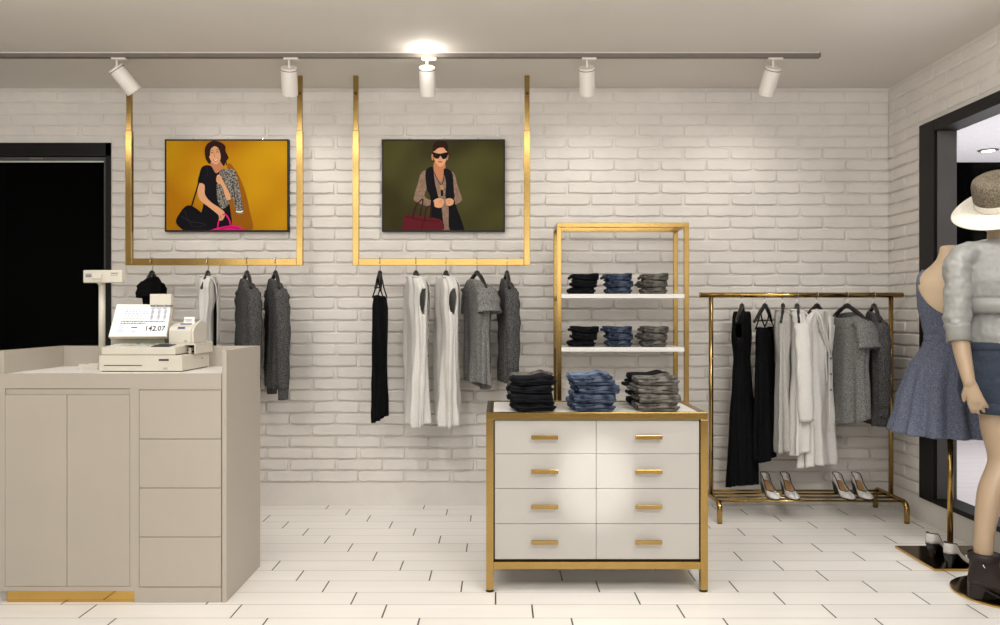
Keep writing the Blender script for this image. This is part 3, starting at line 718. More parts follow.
L2 = [('p', pTP, [(362, 240), (428, 240), (432, 400), (452, 460), (454, 577), (408, 577), (404, 440), (383, 380)]),
      ('p', pSK2, [(368, 180), (422, 180), (426, 235), (410, 285), (398, 292), (384, 275), (363, 232)]),
      ('p', pTP, [(322, 235), (292, 243), (276, 290), (251, 378), (258, 406), (345, 437), (364, 410), (310, 378), (324, 320)]),
      ('p', pTP, [(462, 240), (482, 255), (496, 310), (523, 388), (512, 410), (470, 428), (462, 402), (484, 376), (468, 330)]),
      ('p', pBK, [(356, 210), (316, 235), (322, 330), (346, 400), (336, 577), (412, 577), (406, 440), (385, 370), (366, 280)]),
      ('p', pBK, [(418, 222), (465, 240), (476, 330), (482, 410), (536, 577), (454, 577), (446, 440), (428, 380), (432, 300)]),
      ('p', pHR, [(360, 85), (378, 64), (410, 57), (436, 74), (444, 105), (438, 145), (362, 145), (357, 115)]),
      ('p', pSK, [(362, 118), (375, 98), (422, 98), (437, 120), (436, 160), (422, 192), (398, 209), (376, 190), (364, 162)]),
      ('s', pHR, [(362, 118), (385, 98), (420, 96), (438, 118)], 12), ('p', pSK2, [(349, 142), (358, 140), (360, 168), (352, 170)]), ('p', pSK2, [(438, 142), (445, 144), (442, 170), (437, 168)]),
      ('p', pBK, [(358, 128), (396, 135), (440, 128), (436, 158), (414, 166), (400, 147), (388, 163), (366, 158)]), ('s', pBK2, [(370, 140), (380, 146)], 4),
      ('s', pSK2, [(398, 150), (396, 168), (402, 172)], 4), ('s', pRED, [(388, 183), (398, 180), (410, 184)], 7),
      ('s', pBK2, [(366, 240), (380, 275), (405, 315)], 4), ('s', pBK2, [(420, 240), (418, 280), (408, 315)], 4), ('p', pGD, [(400, 315), (412, 312), (420, 328), (410, 342), (398, 330)]), ('s', pBK, [(408, 342), (410, 375)], 14),
      ('p', pSK, [(358, 406), (385, 388), (415, 394), (421, 412), (405, 440), (370, 437)]), ('p', pSK, [(430, 396), (455, 388), (475, 400), (470, 424), (440, 430)]),
      ('s', pSK2, [(395, 398), (412, 404)], 3), ('s', pSK2, [(392, 410), (410, 416)], 3), ('s', pSK2, [(438, 404), (455, 400)], 3), ('s', pSK2, [(440, 415), (456, 412)], 3), ('s', pBK2, [(360, 405), (364, 436)], 7),
      ('p', pMR, [(200, 478), (240, 486), (400, 508), (412, 577), (300, 577), (185, 577), (190, 530)]), ('s', pMR2, [(203, 490), (300, 512), (398, 520)], 4), ('s', pMR2, [(300, 512), (296, 577)], 3),
      ('s', pMR2, [(242, 500), (262, 432), (296, 394), (300, 410), (284, 488)], 7), ('s', pMR2, [(312, 520), (318, 455), (345, 432), (346, 505)], 7)]
picture(150, (85, 788), YEL, L1, 'framed fashion picture with yellow ground, woman with black bag')
picture(370, (68, 767), OLV, L2, 'framed fashion picture with olive ground, woman in sunglasses')

# ------------------------------------------------------------------ cash counter
CF = 3.586; CB = 4.094; ZC = 1.026; ZP = 1.130; k = CF/F
def cxp(x): return (x-CX)*k
def czp(y): return EYE-(y-CY)*k
XCL = -2.234; XCR = -1.217
ct = thing('cash_counter', 'greige cash counter with two doors, four drawers and raised edge', 'counter', ((XCL+XCR)/2, (CF+CB)/2, 0))
box('body', (XCL+.02, CF+.02, .045), (XCR-.02, CB-.02, ZC-.02), LACQ, ct, bevel=0)
fr = MB()
f0, f1 = CF, CF+.02
xl, xr = XCL+.0, cxp(221.4)
fr.box(xl, xr, f0, f1, czp(388.5), ZC)                       # top rail
fr.box(xl, cxp(5), f0, f1, czp(591), czp(388.5)); fr.box(cxp(130), cxp(139), f0, f1, czp(586.5), czp(388.5)); fr.box(cxp(221.2), xr, f0, f1, 0.001, czp(388.5))
fr.box(cxp(139), cxp(221.2), f0, f1, czp(389.7), czp(388.5)); fr.box(cxp(5), cxp(134.5), f0, f1, czp(591), czp(586.5)); fr.box(cxp(134.5), cxp(139), f0, f1, .001, czp(586.5)); fr.box(cxp(139), cxp(221.2), f0, f1, .001, czp(587.4))
fr.build('face_frame', LACQ, ct, bevel=.0006)
box('gap_backing', (cxp(4), f0+.012, czp(592)), (cxp(221.6), f1-.001, czp(387)), GAP, ct, bevel=0)
for a, b in ((5.3, 66.8), (67.3, 129.7)):
    box('door', (cxp(a), f0-.001, czp(586.1)), (cxp(b), f0+.015, czp(395)), LACQ, ct, bevel=.001)
box('finger_pull', (cxp(5), f0+.008, czp(395)), (cxp(130), f0+.018, czp(389)), BEIGED, ct, bevel=.001)
ys = [390, 439, 488, 537, 587]
for a, b in zip(ys, ys[1:]):
    box('drawer', (cxp(139.4), f0-.001, czp(b-.3)), (cxp(221), f0+.015, czp(a+.3)), LACQ, ct, bevel=.001)
box('kick_plate', (cxp(6.5), f0+.004, .001), (cxp(134.5), f0+.018, czp(591.2)), GOLDP, ct, bevel=.0008)
box('plinth', (cxp(8), f0+.02, .0005), (XCR-.02, CB-.02, .045), LACQ, ct, bevel=0)
box('side_panel', (XCR-.02, CF, 0.001), (XCR, CB, ZP), LACQ, ct, bevel=.0012)
box('side_panel', (XCL, CF+.021, 0.001), (XCL+.02, CB, ZP), LACQ, ct, bevel=.0012)
box('side_panel', (XCL, CF+.0, ZC), (XCL+.02, CF+.021, ZP), LACQ, ct, bevel=.0012)
box('back_panel', (XCL+.02, CB-.02, 0.001), (XCR-.02, CB, ZP), LACQ, ct, bevel=.0012)
box('worktop', (XCL+.02, CF+.02, ZC-.02), (XCR-.02, CB-.02, ZC), WHITE, ct, bevel=0)

# ------------------------------------------------------------------ cash register on the counter
RY0 = 3.685; kr = RY0/F
def rx(x): return (x-CX)*kr
def rz_(y): return EYE-(y-CY)*kr
reg = thing('cash_register', 'beige cash register with a lit touch screen on the counter', 'cash register', (rx(150), RY0+.17, ZC+.0005))
bd = box('cash_drawer', (rx(98.7), RY0, ZC+.004), (rx(182), 4.035, rz_(355.5)), BEIGE, reg, bevel=.003)
box('drawer_slot', (rx(104), RY0-.0008, rz_(365.8)), (rx(142), RY0+.002, rz_(365.0)), BEIGED, bd, bevel=0, local=False) if False else None
def sub(name, a, b, m, par, bevel=.0):
    # child of a part whose own origin equals its thing's origin
    o = MB().box(a[0], b[0], a[1], b[1], a[2], b[2])
    l = reg.location; o.v = [(x-l[0], y-l[1], z-l[2]) for x, y, z in o.v]
    return o.build(name, m, par, bevel=bevel, local=True)
sub('slot', (rx(104), RY0-.0008, rz_(365.9)), (rx(142), RY0+.002, rz_(365.1)), INK, bd)
sub('slot', (rx(158.8), RY0-.0008, rz_(361)), (rx(168.8), RY0+.002, rz_(359)), INK, bd)
sub('lock', (rx(163.5), RY0-.002, rz_(369.5)), (rx(167.5), RY0+.002, rz_(367.5)), BEIGED, bd, .001)
box('base_foot', (rx(101), RY0+.01, ZC+.0005), (rx(181), 4.02, ZC+.0045), RUBBER, reg, bevel=0)
# side drawer seam
sub('side_screw', (rx(182)-.001, 3.93, ZC+.045), (rx(182)+.001, 3.94, ZC+.053), INKG, bd)
# keyboard wedge
KY0, KY1 = RY0+.004, 3.86; kz0 = rz_(354.6); kf = rz_(347.6); kb = EYE-(343.4-CY)*KY1/F
mb = MB(); xa, xb = rx(100.9), rx(175)
mb.add([(xa, KY0, kz0), (xb, KY0, kz0), (xb, KY1, kz0), (xa, KY1, kz0), (xa, KY0, kf), (xb, KY0, kf), (xb, KY1, kb), (xa, KY1, kb)],
       [(0, 3, 2, 1), (4, 5, 6, 7), (0, 1, 5, 4), (2, 3, 7, 6), (0, 4, 7, 3), (1, 2, 6, 5)])
kbp = mb.build('keyboard', BEIGE, reg, bevel=.003)
box('keyboard_skirt', (xa+.004, KY0+.004, kz0-.004), (xb-.004, KY0+.02, kf-.012), BEIGED, reg, bevel=.001)
rnd = random.Random(4)
kk = MB()
nc, nr = 17, 6
for i in range(nc):
    for j in range(nr):
        u0 = (i+.1)/nc; u1 = (i+.9)/nc; v0 = .12+(j+.1)/nr*.8; v1 = .12+(j+.9)/nr*.8
        X0 = xa+.012+(xb-xa-.05)*u0; X1 = xa+.012+(xb-xa-.05)*u1
        y0_ = KY0+(KY1-KY0)*v0; y1_ = KY0+(KY1-KY0)*v1; zz0 = kf+(kb-kf)*v0+.0005; zz1 = kf+(kb-kf)*v1+.0005
        kk.cur = 3 if (i >= 12 and j < 4) else (0 if i < 3 or j == 0 else rnd.choice((0, 1, 2, 2, 4)))
        h = .003
        kk.add([(X0, y0_, zz0), (X1, y0_, zz0), (X1, y1_, zz1), (X0, y1_, zz1), (X0, y0_, zz0+h), (X1, y0_, zz0+h), (X1, y1_, zz1+h), (X0, y1_, zz1+h)],
               [(4, 5, 6, 7), (0, 1, 5, 4), (2, 3, 7, 6), (0, 4, 7, 3), (1, 2, 6, 5)])
kk.build('keys', [KEYW, KEYB, KEYY, INK, KEYG], reg)
# monitor
def Q(x, y, Y): return px(x, y, Y)
A, B_, C_, D_ = Q(108, 337, 3.80), Q(166.6, 336.6, 3.80), Q(171.4, 304.4, 3.875), Q(116.6, 304, 3.875)
nrm = ((B_-A).cross(D_-A)).normalized()
if nrm.y > 0: nrm = -nrm
mb = MB(); back = -nrm*.028
mb.add([A, B_, C_, D_, A+back, B_+back, C_+back, D_+back], [(0, 1, 2, 3), (7, 6, 5, 4), (0, 4, 5, 1), (1, 5, 6, 2), (2, 6, 7, 3), (3, 7, 4, 0)])
mon = mb.build('monitor', BEIGE, reg, bevel=.002)
def on_screen(u, v, d=.001):   # u right, v down, 0..1
    return A+(B_-A)*u+(D_-A)*(1-v)*(1-u)+(C_-B_)*(1-v)*u+nrm*d
def sq(mb, u0, v0, u1, v1, d=.001):
    mb.add([on_screen(u0, v1, d), on_screen(u1, v1, d), on_screen(u1, v0, d), on_screen(u0, v0, d)], [(0, 1, 2, 3)])
l = reg.location
def shift(mb): mb.v = [(x-l[0], y-l[1], z-l[2]) for x, y, z in mb.v]; return mb
mb = MB(); sq(mb, .015, .02, .985, .98, .0006); shift(mb).build('screen', SCREEN, mon, local=True)
mb = MB(); g = MB(); rnd = random.Random(2)
for j in range(9):      # table of figures in the right half
    v = .13+j*.04
    for c0 in (.66, .78, .89):
        if j == 0: sq(mb, c0-.03, v, c0+.05, v+.014, .001)
        else: sq(mb, c0+.0, v, c0+.05, v+.024, .001)
for j in range(6):
    v = .17+j*.055; u = .20
    while u < .58:
        wd = rnd.uniform(.015, .05); sq(g, u, v, u+wd, v+.022, .001); u += wd+rnd.uniform(.008, .03)
for v in (.515, .575):
    u = .16
    while u < (.95 if v < .55 else .6):
        wd = rnd.uniform(.02, .06); sq(mb, u, v, u+wd, v+.036, .001); u += wd+.01
sq(g, .60, .60, .95, .606); 
for j in range(4):
    v = .66+j*.06; sq(g, .14, v, .24, v+.02)
sq(mb, .36, .70, .47, .74); sq(g, .38, .83, .44, .85); sq(g, .7, .86, .93, .872)
shift(mb).build('figures', INKG, mon, local=True); shift(g).build('ruled_text', mat('ink_pale', (.35, .36, .40, 1), .6, var=.02), mon, local=True)
tc = bpy.data.curves.new('amount', 'FONT'); tc.body = '142.07'; tc.size = .036; tc.extrude = .0002; tc.offset = .0007
tco = bpy.data.objects.new('amount_curve', tc); C.objects.link(tco); tc.materials.append(INK)
e1 = (B_-A).normalized(); e2 = nrm.cross(e1).normalized(); e2 = e2 if e2.z > 0 else -e2
o0 = on_screen(.60, .82, .0015)-l
tco.matrix_local = Matrix(((e1.x, e2.x, nrm.x, o0.x), (e1.y, e2.y, nrm.y, o0.y), (e1.z, e2.z, nrm.z, o0.z), (0, 0, 0, 1))); tco.parent = mon
bpy.context.view_layer.update(); me_ = bpy.data.meshes.new_from_object(tco.evaluated_get(bpy.context.evaluated_depsgraph_get())); ob_ = bpy.data.objects.new('amount_text', me_); C.objects.link(ob_); ob_.parent = mon; ob_.matrix_local = tco.matrix_local.copy(); bpy.data.objects.remove(tco)
mb = MB(); a = Q(112, 345, 3.88); b = Q(166, 336, 3.88)
mb.box(a.x, b.x, 3.865, 3.93, kz0-.004, rz_(337)+.01); mb.build('stand', BEIGED, reg, bevel=.004)
# small display clipped on the monitor's top right
a = Q(151, 305.3, 3.87); b = Q(172, 294, 3.87)
mb = MB().box(a.x, b.x, 3.855, 3.885, a.z, b.z); mb.build('customer_display', BEIGE, reg, bevel=.003)
MB().box(a.x+.001, b.x-.001, 3.857, 3.883, a.z-.006, a.z-.001).build('display_clip', INKG, reg)
for s in (.3, .7): 
    xx = a.x+(b.x-a.x)*s; MB().box(xx-.006, xx+.006, 3.852, 3.886, a.z-.008, a.z+.002).build('clip_screw', CHROME, reg, bevel=.001)
# printer shelf block with a dark cavity
zs1 = EYE-(343.3-CY)*3.80/F
xpl = (176.2-CX)*3.80/F; xpr = (195.4-CX)*3.80/F
box('printer_shelf', (xpl-.03, 3.80, zs1-.009), (xpr, 4.03, zs1), BEIGE, reg, bevel=.002)
box('shelf_cheek', (xpr-.006, 3.80, rz_(355.5)+.0005), (xpr, 4.03, zs1-.009), BEIGE, reg, bevel=.001)
box('cavity', (xpl-.03, 3.86, rz_(355.5)+.0005), (xpr-.006, 3.99, zs1-.0095), RUBBER, reg, bevel=0)
MB().tube(smooth_path([(xpl+.0, 3.84, rz_(355.5)+.012), (xpl+.03, 3.83, rz_(355.5)+.022), (xpl+.06, 3.84, rz_(355.5)+.01), (xpl+.08, 3.86, rz_(355.5)+.02)], 5), .004, 8).build('cable', RUBBER, reg, True)
MB().box(xpl+.045, xpl+.06, 3.83, 3.86, rz_(355.5)+.0005, rz_(355.5)+.03).build('plug', BEIGE, reg, bevel=.002)
# receipt printer
PY0 = 3.80; pk = PY0/F; pa = (168.8-CX)*pk; pb = (193.5-CX)*pk; pz = zs1+.0005
prn = thing('receipt_printer', 'beige receipt printer with blue label beside the register screen', 'printer', ((pa+pb)/2, PY0+.08, pz))
h = .098
prof = [(0, 0), (0, .062), (.012, .076), (.05, .088), (.10, h), (.14, .094), (.165, .075), (.17, 0)]
rings = [[(X, PY0+y, pz+z) for y, z in prof] for X in (pa, pb-.012)]
MB().loft(rings).build('body', BEIGE, prn, bevel=.003)
prof2 = [(0.0, 0), (0, .058), (.012, .074), (.05, .094), (.10, h+.01), (.14, .102), (.168, .08), (.175, 0)]
MB().loft([[(X, PY0+y, pz+z) for y, z in prof2] for X in (pb-.0118, pb)]).build('side_cover', BEIGE, prn, bevel=.004, )
lb = MB().add([(pa+.04, PY0+.004, pz+.0675), (pa+.075, PY0+.004, pz+.0675), (pa+.075, PY0+.0105, pz+.0755), (pa+.04, PY0+.0105, pz+.0755)], [(0, 1, 2, 3)])
lb.v = [(x, y-.0018, z+.0015) for x, y, z in lb.v]; lb.build('blue_label', BLUE, prn)
box('paper_slot', (pa+.035, PY0+.05, pz+.084), (pb-.03, PY0+.075, pz+.093), BLUE, prn, bevel=.001)
MB().add([(pa+.042, PY0+.06, pz+.08), (pb-.018, PY0+.06, pz+.08), (pb-.022, PY0+.072, pz+.124), (pa+.046, PY0+.072, pz+.124)], [(0, 1, 2, 3)]).build('receipt_paper', PAPER, prn)
MB().box(pa+.052, pb-.03, PY0+.062, PY0+.063, pz+.111, pz+.113).box(pa+.056, pb-.034, PY0+.064, PY0+.065, pz+.104, pz+.106).build('receipt_print', INKG, prn)
MB().box(pb-.046, pb-.030, PY0-.001, PY0+.004, pz+.004, pz+.016).build('power_button', BEIGED, prn, bevel=.002)
# pole display
pX = (102-CX)*3.99/F
pole = thing('pole_display', 'white customer display on a tall pole behind the register', 'display', (pX, 3.99, ZC+.0005))
MB().tube([(0, 0, .006), (0, 0, EYE+(CY-281)*3.99/F-ZC)], .0155, 20).build('pole', BEIGE, pole, True, local=True)
MB().lathe([(.045, 0), (.045, .004), (.02, .008)]).build('base', BEIGE, pole, local=True)
hz0 = EYE+(CY-283)*3.98/F-ZC; hz1 = EYE+(CY-270.5)*3.98/F-ZC
hd = bpy.data.objects.new('tmp', None)
mb = MB().box(-.092, .108, -.045, -.012, hz0, hz1)
head = mb.build('head', BEIGE, pole, bevel=.004, local=True); head.rotation_euler = (0, 0, R(-5)); head.location.x += .02
MB().box(-.022, .024, -.058, -.044, hz0+.018, hz1-.018).tube([(0, -.05, hz0+.02), (0, 0, hz0+.0)], .018, 14).build('joint', BEIGE, pole, bevel=.003, local=True)
for a, b, zz in ((-.078, -.048, .040), (-.078, -.048, .028), (.052, .09, .044)):
    MB().box(a, b, -.0462, -.0452, hz0+zz, hz0+zz+(.004 if zz != .028 else .009)).build('marking', INKG, head, local=True)
for i in range(4): MB().box(.054+i*.009, .058+i*.009, -.0462, -.0452, hz0+.034, hz0+.038).build('marking', INKG, head, local=True)
# slip box on the counter
a = Q(79, 369, 3.86)
sb = thing('receipt_tray', 'low white tray lying on the counter left of the register', 'tray', (a.x+.045, 3.9, ZC+.0005))
MB().box(-.045, .05, -.045, .045, 0, .004).box(-.045, -.041, -.045, .045, .004, .024).box(.046, .05, -.045, .045, .004, .024).box(-.041, .046, -.045, -.041, .004, .024).box(-.041, .046, .041, .045, .004, .024).build('tray', BEIGE, sb, local=True, bevel=.001)
MB().box(-.036, .041, -.036, .036, .0045, .014).build('paper_stack', PAPER, sb, local=True)

# ------------------------------------------------------------------ dresser with jeans
DF = 3.715; kd = DF/F; DB = 4.215
def dx(x): return (x-CX)*kd
def dz(y): return EYE-(y-CY)*kd
dr = thing('drawer_chest', 'white chest of eight drawers in a brass frame, mid floor', 'chest of drawers', (dx(597), (DF+DB)/2, 0))
X0, X1 = dx(486.2), dx(708); ZT_ = dz(412.6); pw = .034
fr = MB()
for X in (X0, X1-pw):
    for Y in (DF, DB-pw): fr.box(X, X+pw, Y, Y+pw, dz(590.3), ZT_-pw)
fr.box(X0, X1, DF, DF+pw, ZT_-pw, ZT_); fr.box(X0, X1, DB-pw, DB, ZT_-pw, ZT_)
fr.box(X0, X0+pw, DF+pw, DB-pw, ZT_-pw, ZT_); fr.box(X1-pw, X1, DF+pw, DB-pw, ZT_-pw, ZT_)
zb0, zb1 = dz(569.3), dz(562)
fr.box(X0+pw, X1-pw, DF, DF+pw, zb0, zb1); fr.box(X0+pw, X1-pw, DB-pw, DB, zb0, zb1)
fr.box(X0, X0+pw, DF+pw, DB-pw, zb0, zb1); fr.box(X1-pw, X1, DF+pw, DB-pw, zb0, zb1)
fr.build('frame', GOLD, dr, bevel=.0015)
for X in (X0+pw/2, X1-pw/2):
    for Y in (DF+pw/2, DB-pw/2):
        MB().lathe([(.018, 0), (.020, .003), (.018, .008), (.008, .009), (.008, dz(590.3)+.001)], (X, Y, 0), 16).build('foot', RUBBER, dr)
box('body', (X0+pw-.004, DF+.028, zb1), (X1-pw+.004, DB-.012, ZT_-pw), GAP, dr, bevel=0)
box('side_panel', (X0+.006, DF+pw, zb1), (X0+pw-.005, DB-pw, ZT_-pw), DRAWW, dr, bevel=0)
box('side_panel', (X1-pw+.005, DF+pw, zb1), (X1-.006, DB-pw, ZT_-pw), DRAWW, dr, bevel=0)
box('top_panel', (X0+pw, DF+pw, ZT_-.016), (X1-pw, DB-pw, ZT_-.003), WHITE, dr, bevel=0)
ysd = [420.6, 454.4, 489.2, 524.4, 560.2]; xs = (494.6, 596.5, 700)
for i in range(2):
    for a, b in zip(ysd, ysd[1:]):
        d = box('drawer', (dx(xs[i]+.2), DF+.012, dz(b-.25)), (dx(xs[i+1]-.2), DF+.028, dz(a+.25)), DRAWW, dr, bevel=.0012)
        hx_ = dx((544.5, 648.5)[i]); hz_ = dz((a+b)/2)
        mb = MB().box(hx_-.062, hx_+.062, DF-.014, DF-.004, hz_-.010+.002, hz_+.010+.002).box(hx_-.05, hx_-.042, DF-.004, DF+.012, hz_-.004, hz_+.005).box(hx_+.042, hx_+.05, DF-.004, DF+.012, hz_-.004, hz_+.005)
        mb.v = [(x-dr.location.x, y-dr.location.y, z) for x, y, z in mb.v]
        mb.build('handle', GOLD, d, bevel=.002, local=True)

def jean_mesh(w, d, h, seed, layers=2):
    rnd = random.Random(seed); mb = MB(); n = 44; hl = h/layers
    for li in range(layers):
        ww = w*rnd.uniform(.93, 1.0)/2; dd = d*rnd.uniform(.93, 1.0)/2; ox = rnd.uniform(-.01, .01)*w/.22; oy = rnd.uniform(-.008, .004); z0 = li*hl
        rings = []
        for q, (f, zz) in enumerate(((.0, .02), (.6, .0), (.90, .04), (.985, .25), (1.0, .5), (.985, .78), (.90, .97), (.6, 1.02), (0.02, 1.0))):
            ring = []
            for j in range(n):
                th = 2*pi*j/n; c_, s_ = cos(th), sin(th); pwr = .32
                x = math.copysign(abs(c_)**pwr, c_)*ww*f; y = math.copysign(abs(s_)**pwr, s_)*dd*f
                nv = noise.noise(Vector((x*22+seed*3.1, y*22, li*5+zz*1.5))); n2 = noise.noise(Vector((x*9+seed, y*9+7, li*3)))
                e = 1+(.12*nv+.11*n2)*f
                top = zz > .5
                z = z0+hl*zz+hl*(.45 if top else .0)*n2*(1 if q > 4 else 0)+hl*.45*nv*(1 if q in (3, 4, 5, 6) else 0)
                ring.append((x*e+ox, y*e+oy, max(z, 0.0)))
            rings.append(ring)
        mb.loft(rings)
    # rolled waistband / front hem edge
    P = smooth_path([(-w*.47, -d*.46, h*.55), (-w*.2, -d*.50, h*.42+.002*sin(seed)), (w*.1, -d*.505, h*.62), (w*.36, -d*.49, h*.50), (w*.47, -d*.42, h*.5)], 6)
    mb.tube(P, [h*.17*(1+.3*sin(i*.9+seed)) for i in range(len(P))], 8)
    # bunched cuffs at the left
    P = smooth_path([(-w*.50, -d*.40, h*.5), (-w*.53, -d*.1, h*.55), (-w*.51, d*.3, h*.5)], 6)
    mb.tube(P, [h*.20*(1+.25*sin(i*1.3+seed)) for i in range(len(P))], 8)
    me = mb
    return me
JM = {}
def jean(size, variant):
    key = (size, variant)
    if key not in JM:
        w, d, h = size
        JM[key] = jean_mesh(w, d, h, variant*7+3)
    return JM[key]
ORD = {1: [''], 3: ['bottom', 'middle', 'top'], 4: ['bottom', 'second', 'third', 'top']}
meshcache = {}
def stack(cx, y, z, size, n, m, mname, where, grp, rot0=0):
    for i in range(n):
        v = i % 3
        key = (size, v, m.name)
        if key not in meshcache:
            o = jean(size, v).build('folded_jeans', m, None, True); meshcache[key] = o.data
        else:
            o = bpy.data.objects.new('folded_jeans', meshcache[key]); C.objects.link(o)
        o.location = (cx+(.010*sin(i*2.1+cx*9) if n > 1 else 0), y+.003*cos(i*3), z+i*size[2]*1.0+.0005)
        o.rotation_euler = (0, 0, R(rot0+5*sin(i*2.4+cx*5)))
        lab = {1: 'single folded %s lying %s' % (mname, where)}.get(n) or 'folded %s, %s in the stack %s' % (mname, {'bottom': 'lowest', 'middle': 'middle one', 'second': 'second lowest', 'third': 'second highest', 'top': 'uppermost'}[ORD[n][i]], where)
        tag(o, lab, 'jeans', grp)
SZS = (.158, .22, .042)
for zt, wh in ((EYE-(293.9-CY)*4.95/F, 'upper'), (EYE-(347.3-CY)*4.95/F, 'lower')):
    for x, m, nm in ((584.5, DBLACK, 'black jeans'), (620, DBLUE, 'blue jeans'), (655.5, DGRY, 'taupe jeans')):
        Y = 5.09; stack((x-CX)*4.99/F, Y, zt, SZS, 3, m, nm, 'on the %s white shelf' % wh, 'folded jeans on the %s shelf' % wh)
zt = ZT_-.003
SZD = (.205, .20, .041)
for x, m, nm in ((532, DBLACK, 'black jeans'), (595, DBLUE, 'blue jeans'), (657.5, DGRY, 'taupe jeans')):
    stack((x-CX)*3.80/F, 3.858, zt, SZD, 4, m, nm, 'at the drawer chest front', 'folded jeans on the drawer chest')
for x, m, nm in ((531, DGRY, 'taupe jeans'), (591, DLIGHT, 'light blue jeans'), (648, DBLACK, 'black jeans')):
    stack((x-CX)*4.07/F, 4.072, zt, SZD, 4, m, nm, 'at the drawer chest back', 'folded jeans on the drawer chest')

# ------------------------------------------------------------------ brass shelving unit
SY0, SY1 = 4.95, 5.28; ks = SY0/F
def sx_(x): return (x-CX)*ks
su = thing('shelving_unit', 'tall brass frame shelving unit with two white shelves', 'shelving', ((sx_(557)+sx_(689))/2, (SY0+SY1)/2, 0))
xa, xb = sx_(557), sx_(689); p = .028; zt = EYE+(CY-222.5)*ks
fr = MB()
for X in (xa, xb-p):
    for Y in (SY0, SY1-p): fr.box(X, X+p, Y, Y+p, 0.001, zt-p)
for z0, z1 in ((zt-p, zt), (.12, .12+p)):
    fr.box(xa if z0 > 1 else xa+p, xb if z0 > 1 else xb-p, SY0, SY0+p, z0, z1); fr.box(xa if z0 > 1 else xa+p, xb if z0 > 1 else xb-p, SY1-p, SY1, z0, z1)
    fr.box(xa, xa+p, SY0+p, SY1-p, z0, z1); fr.box(xb-p, xb, SY0+p, SY1-p, z0, z1)
fr.build('frame', GOLD, su, bevel=.0015)
for yy in (293.9, 347.3):
    z = EYE-(yy-CY)*ks
    box('shelf', (xa+p, SY0+.001, z-.027), (xb-p, SY1-.001, z), WHITE, su, bevel=.001)
box('bottom_shelf', (xa+p, SY0+p, .125), (xb-p, SY1-p, .147), WHITE, su, bevel=.001)

# ------------------------------------------------------------------ bodies
def remesh(o, vox, smooth_it=6, disp=None):
    r = o.modifiers.new('remesh', 'REMESH'); r.mode = 'VOXEL'; r.voxel_size = vox; r.use_smooth_shade = True
    s = o.modifiers.new('smooth', 'SMOOTH'); s.iterations = smooth_it; s.factor = .5
    if disp:
        st, sc = disp
        tx = bpy.data.textures.new('wrinkle', 'CLOUDS'); tx.noise_scale = sc; tx.noise_depth = 3
        d = o.modifiers.new('wr', 'DISPLACE'); d.texture = tx; d.strength = st; d.mid_level = .38
    return o
def limb(mb, pts, rad, n=20, k=8, flat=1.0, up=None):
    P = smooth_path(pts, k); m = len(P)
    rs = [interp([(-j, r) for j, r in enumerate(rad)], -(i/(m-1))*(len(rad)-1))[0] for i in range(m)]
    # rounded ends
    t0 = (P[0]-P[1]).normalized(); t1 = (P[-1]-P[-2]).normalized()
    P = [P[0]+t0*rs[0]*.9, P[0]+t0*rs[0]*.6]+P+[P[-1]+t1*rs[-1]*.6, P[-1]+t1*rs[-1]*.9]; rs = [rs[0]*.3, rs[0]*.75]+rs+[rs[-1]*.75, rs[-1]*.3]
    mb.tube(P, rs, n, flat=flat, up=up)
def ellring(c, rx_, ry_, z, n=40, yaw=0, f=None):
    out = []
    for j in range(n):
        th = 2*pi*j/n; r = 1+(f(th) if f else 0)
        x = rx_*cos(th)*r; y = ry_*sin(th)*r
        out.append((c[0]+x*cos(yaw)-y*sin(yaw), c[1]+x*sin(yaw)+y*cos(yaw), z))
    return out
# ---- dress form with tweed dress
FX, FY = 2.385, 4.22
df = thing('dress_form', 'dress form in a blue-grey tweed dress on a square brass plate', 'mannequin', (FX, FY, 0))
pl = box('base_plate', (FX-.19, FY-.2, .0005), (XR-.012, FY+.2, .012), BRONZE, df, bevel=.001)
MB().box(FX-.192, XR-.0118, FY-.202, FY-.2, .0005, .0125).box(FX-.192, FX-.19, FY-.2, FY+.2, .0005, .0125).build('plate_edge', GOLDP, df)
MB().tube([(FX, FY, .012), (FX, FY, .80)], .0145, 20).lathe([(.032, 0), (.032, .008), (.016, .014)], (FX, FY, .012), 20).build('pole', GOLD, df, True)
yw = R(-12)
mb = MB()
tab = [(1.655, .0, .0), (1.652, .045, .045), (1.64, .05, .05), (1.61, .053, .055), (1.58, .065, .065), (1.55, .090, .075), (1.52, .125, .082), (1.48, .152, .092), (1.44, .158, .10), (1.40, .155, .105), (1.34, .155, .115), (1.25, .135, .095), (1.16, .115, .085), (1.08, .14, .10), (.95, .175, .12), (.85, .17, .12), (.80, .12, .09), (.79, 0, 0)]
mb.loft([ellring((FX, FY), max(a, .002), max(b, .002), z, 40, yw) for z, a, b in tab])
remesh(mb.build('torso', BUST, df, True), .008, 5)
mb = MB(); n = 120; V = []; Fc = []; NR = 60
prof = [(1.47, .164, .100), (1.42, .162, .111), (1.34, .158, .120), (1.25, .140, .100), (1.165, .121, .090), (1.13, .135, .105), (1.0, .195, .165), (.8, .228, .22), (.668, .262, .255)]
for i in range(NR+1):
    t = i/NR
    for j in range(n):
        th = 2*pi*j/n
        # scooped back (th=-90 is the back towards the aisle)
        back = max(0, -sin(th-.0+.35))**1.5
        top = 1.44+.03*abs(cos(th))-.16*back
        z = top+(.665-top)*t
        hw_, ht_ = interp(prof, z); g = smoothstep((1.15-z)/.35)
        f = g*(.11*(1-2*abs(sin(6.5*th+.6))**.8)+.03*sin(26*th+1.0)+.02*sin(5*th))
        cxo = -.03*g
        x = hw_*cos(th)*(1+f); y = ht_*sin(th)*(1+f)
        V.append((FX+cxo+x*cos(yw)-y*sin(yw), FY+x*sin(yw)+y*cos(yw), z))
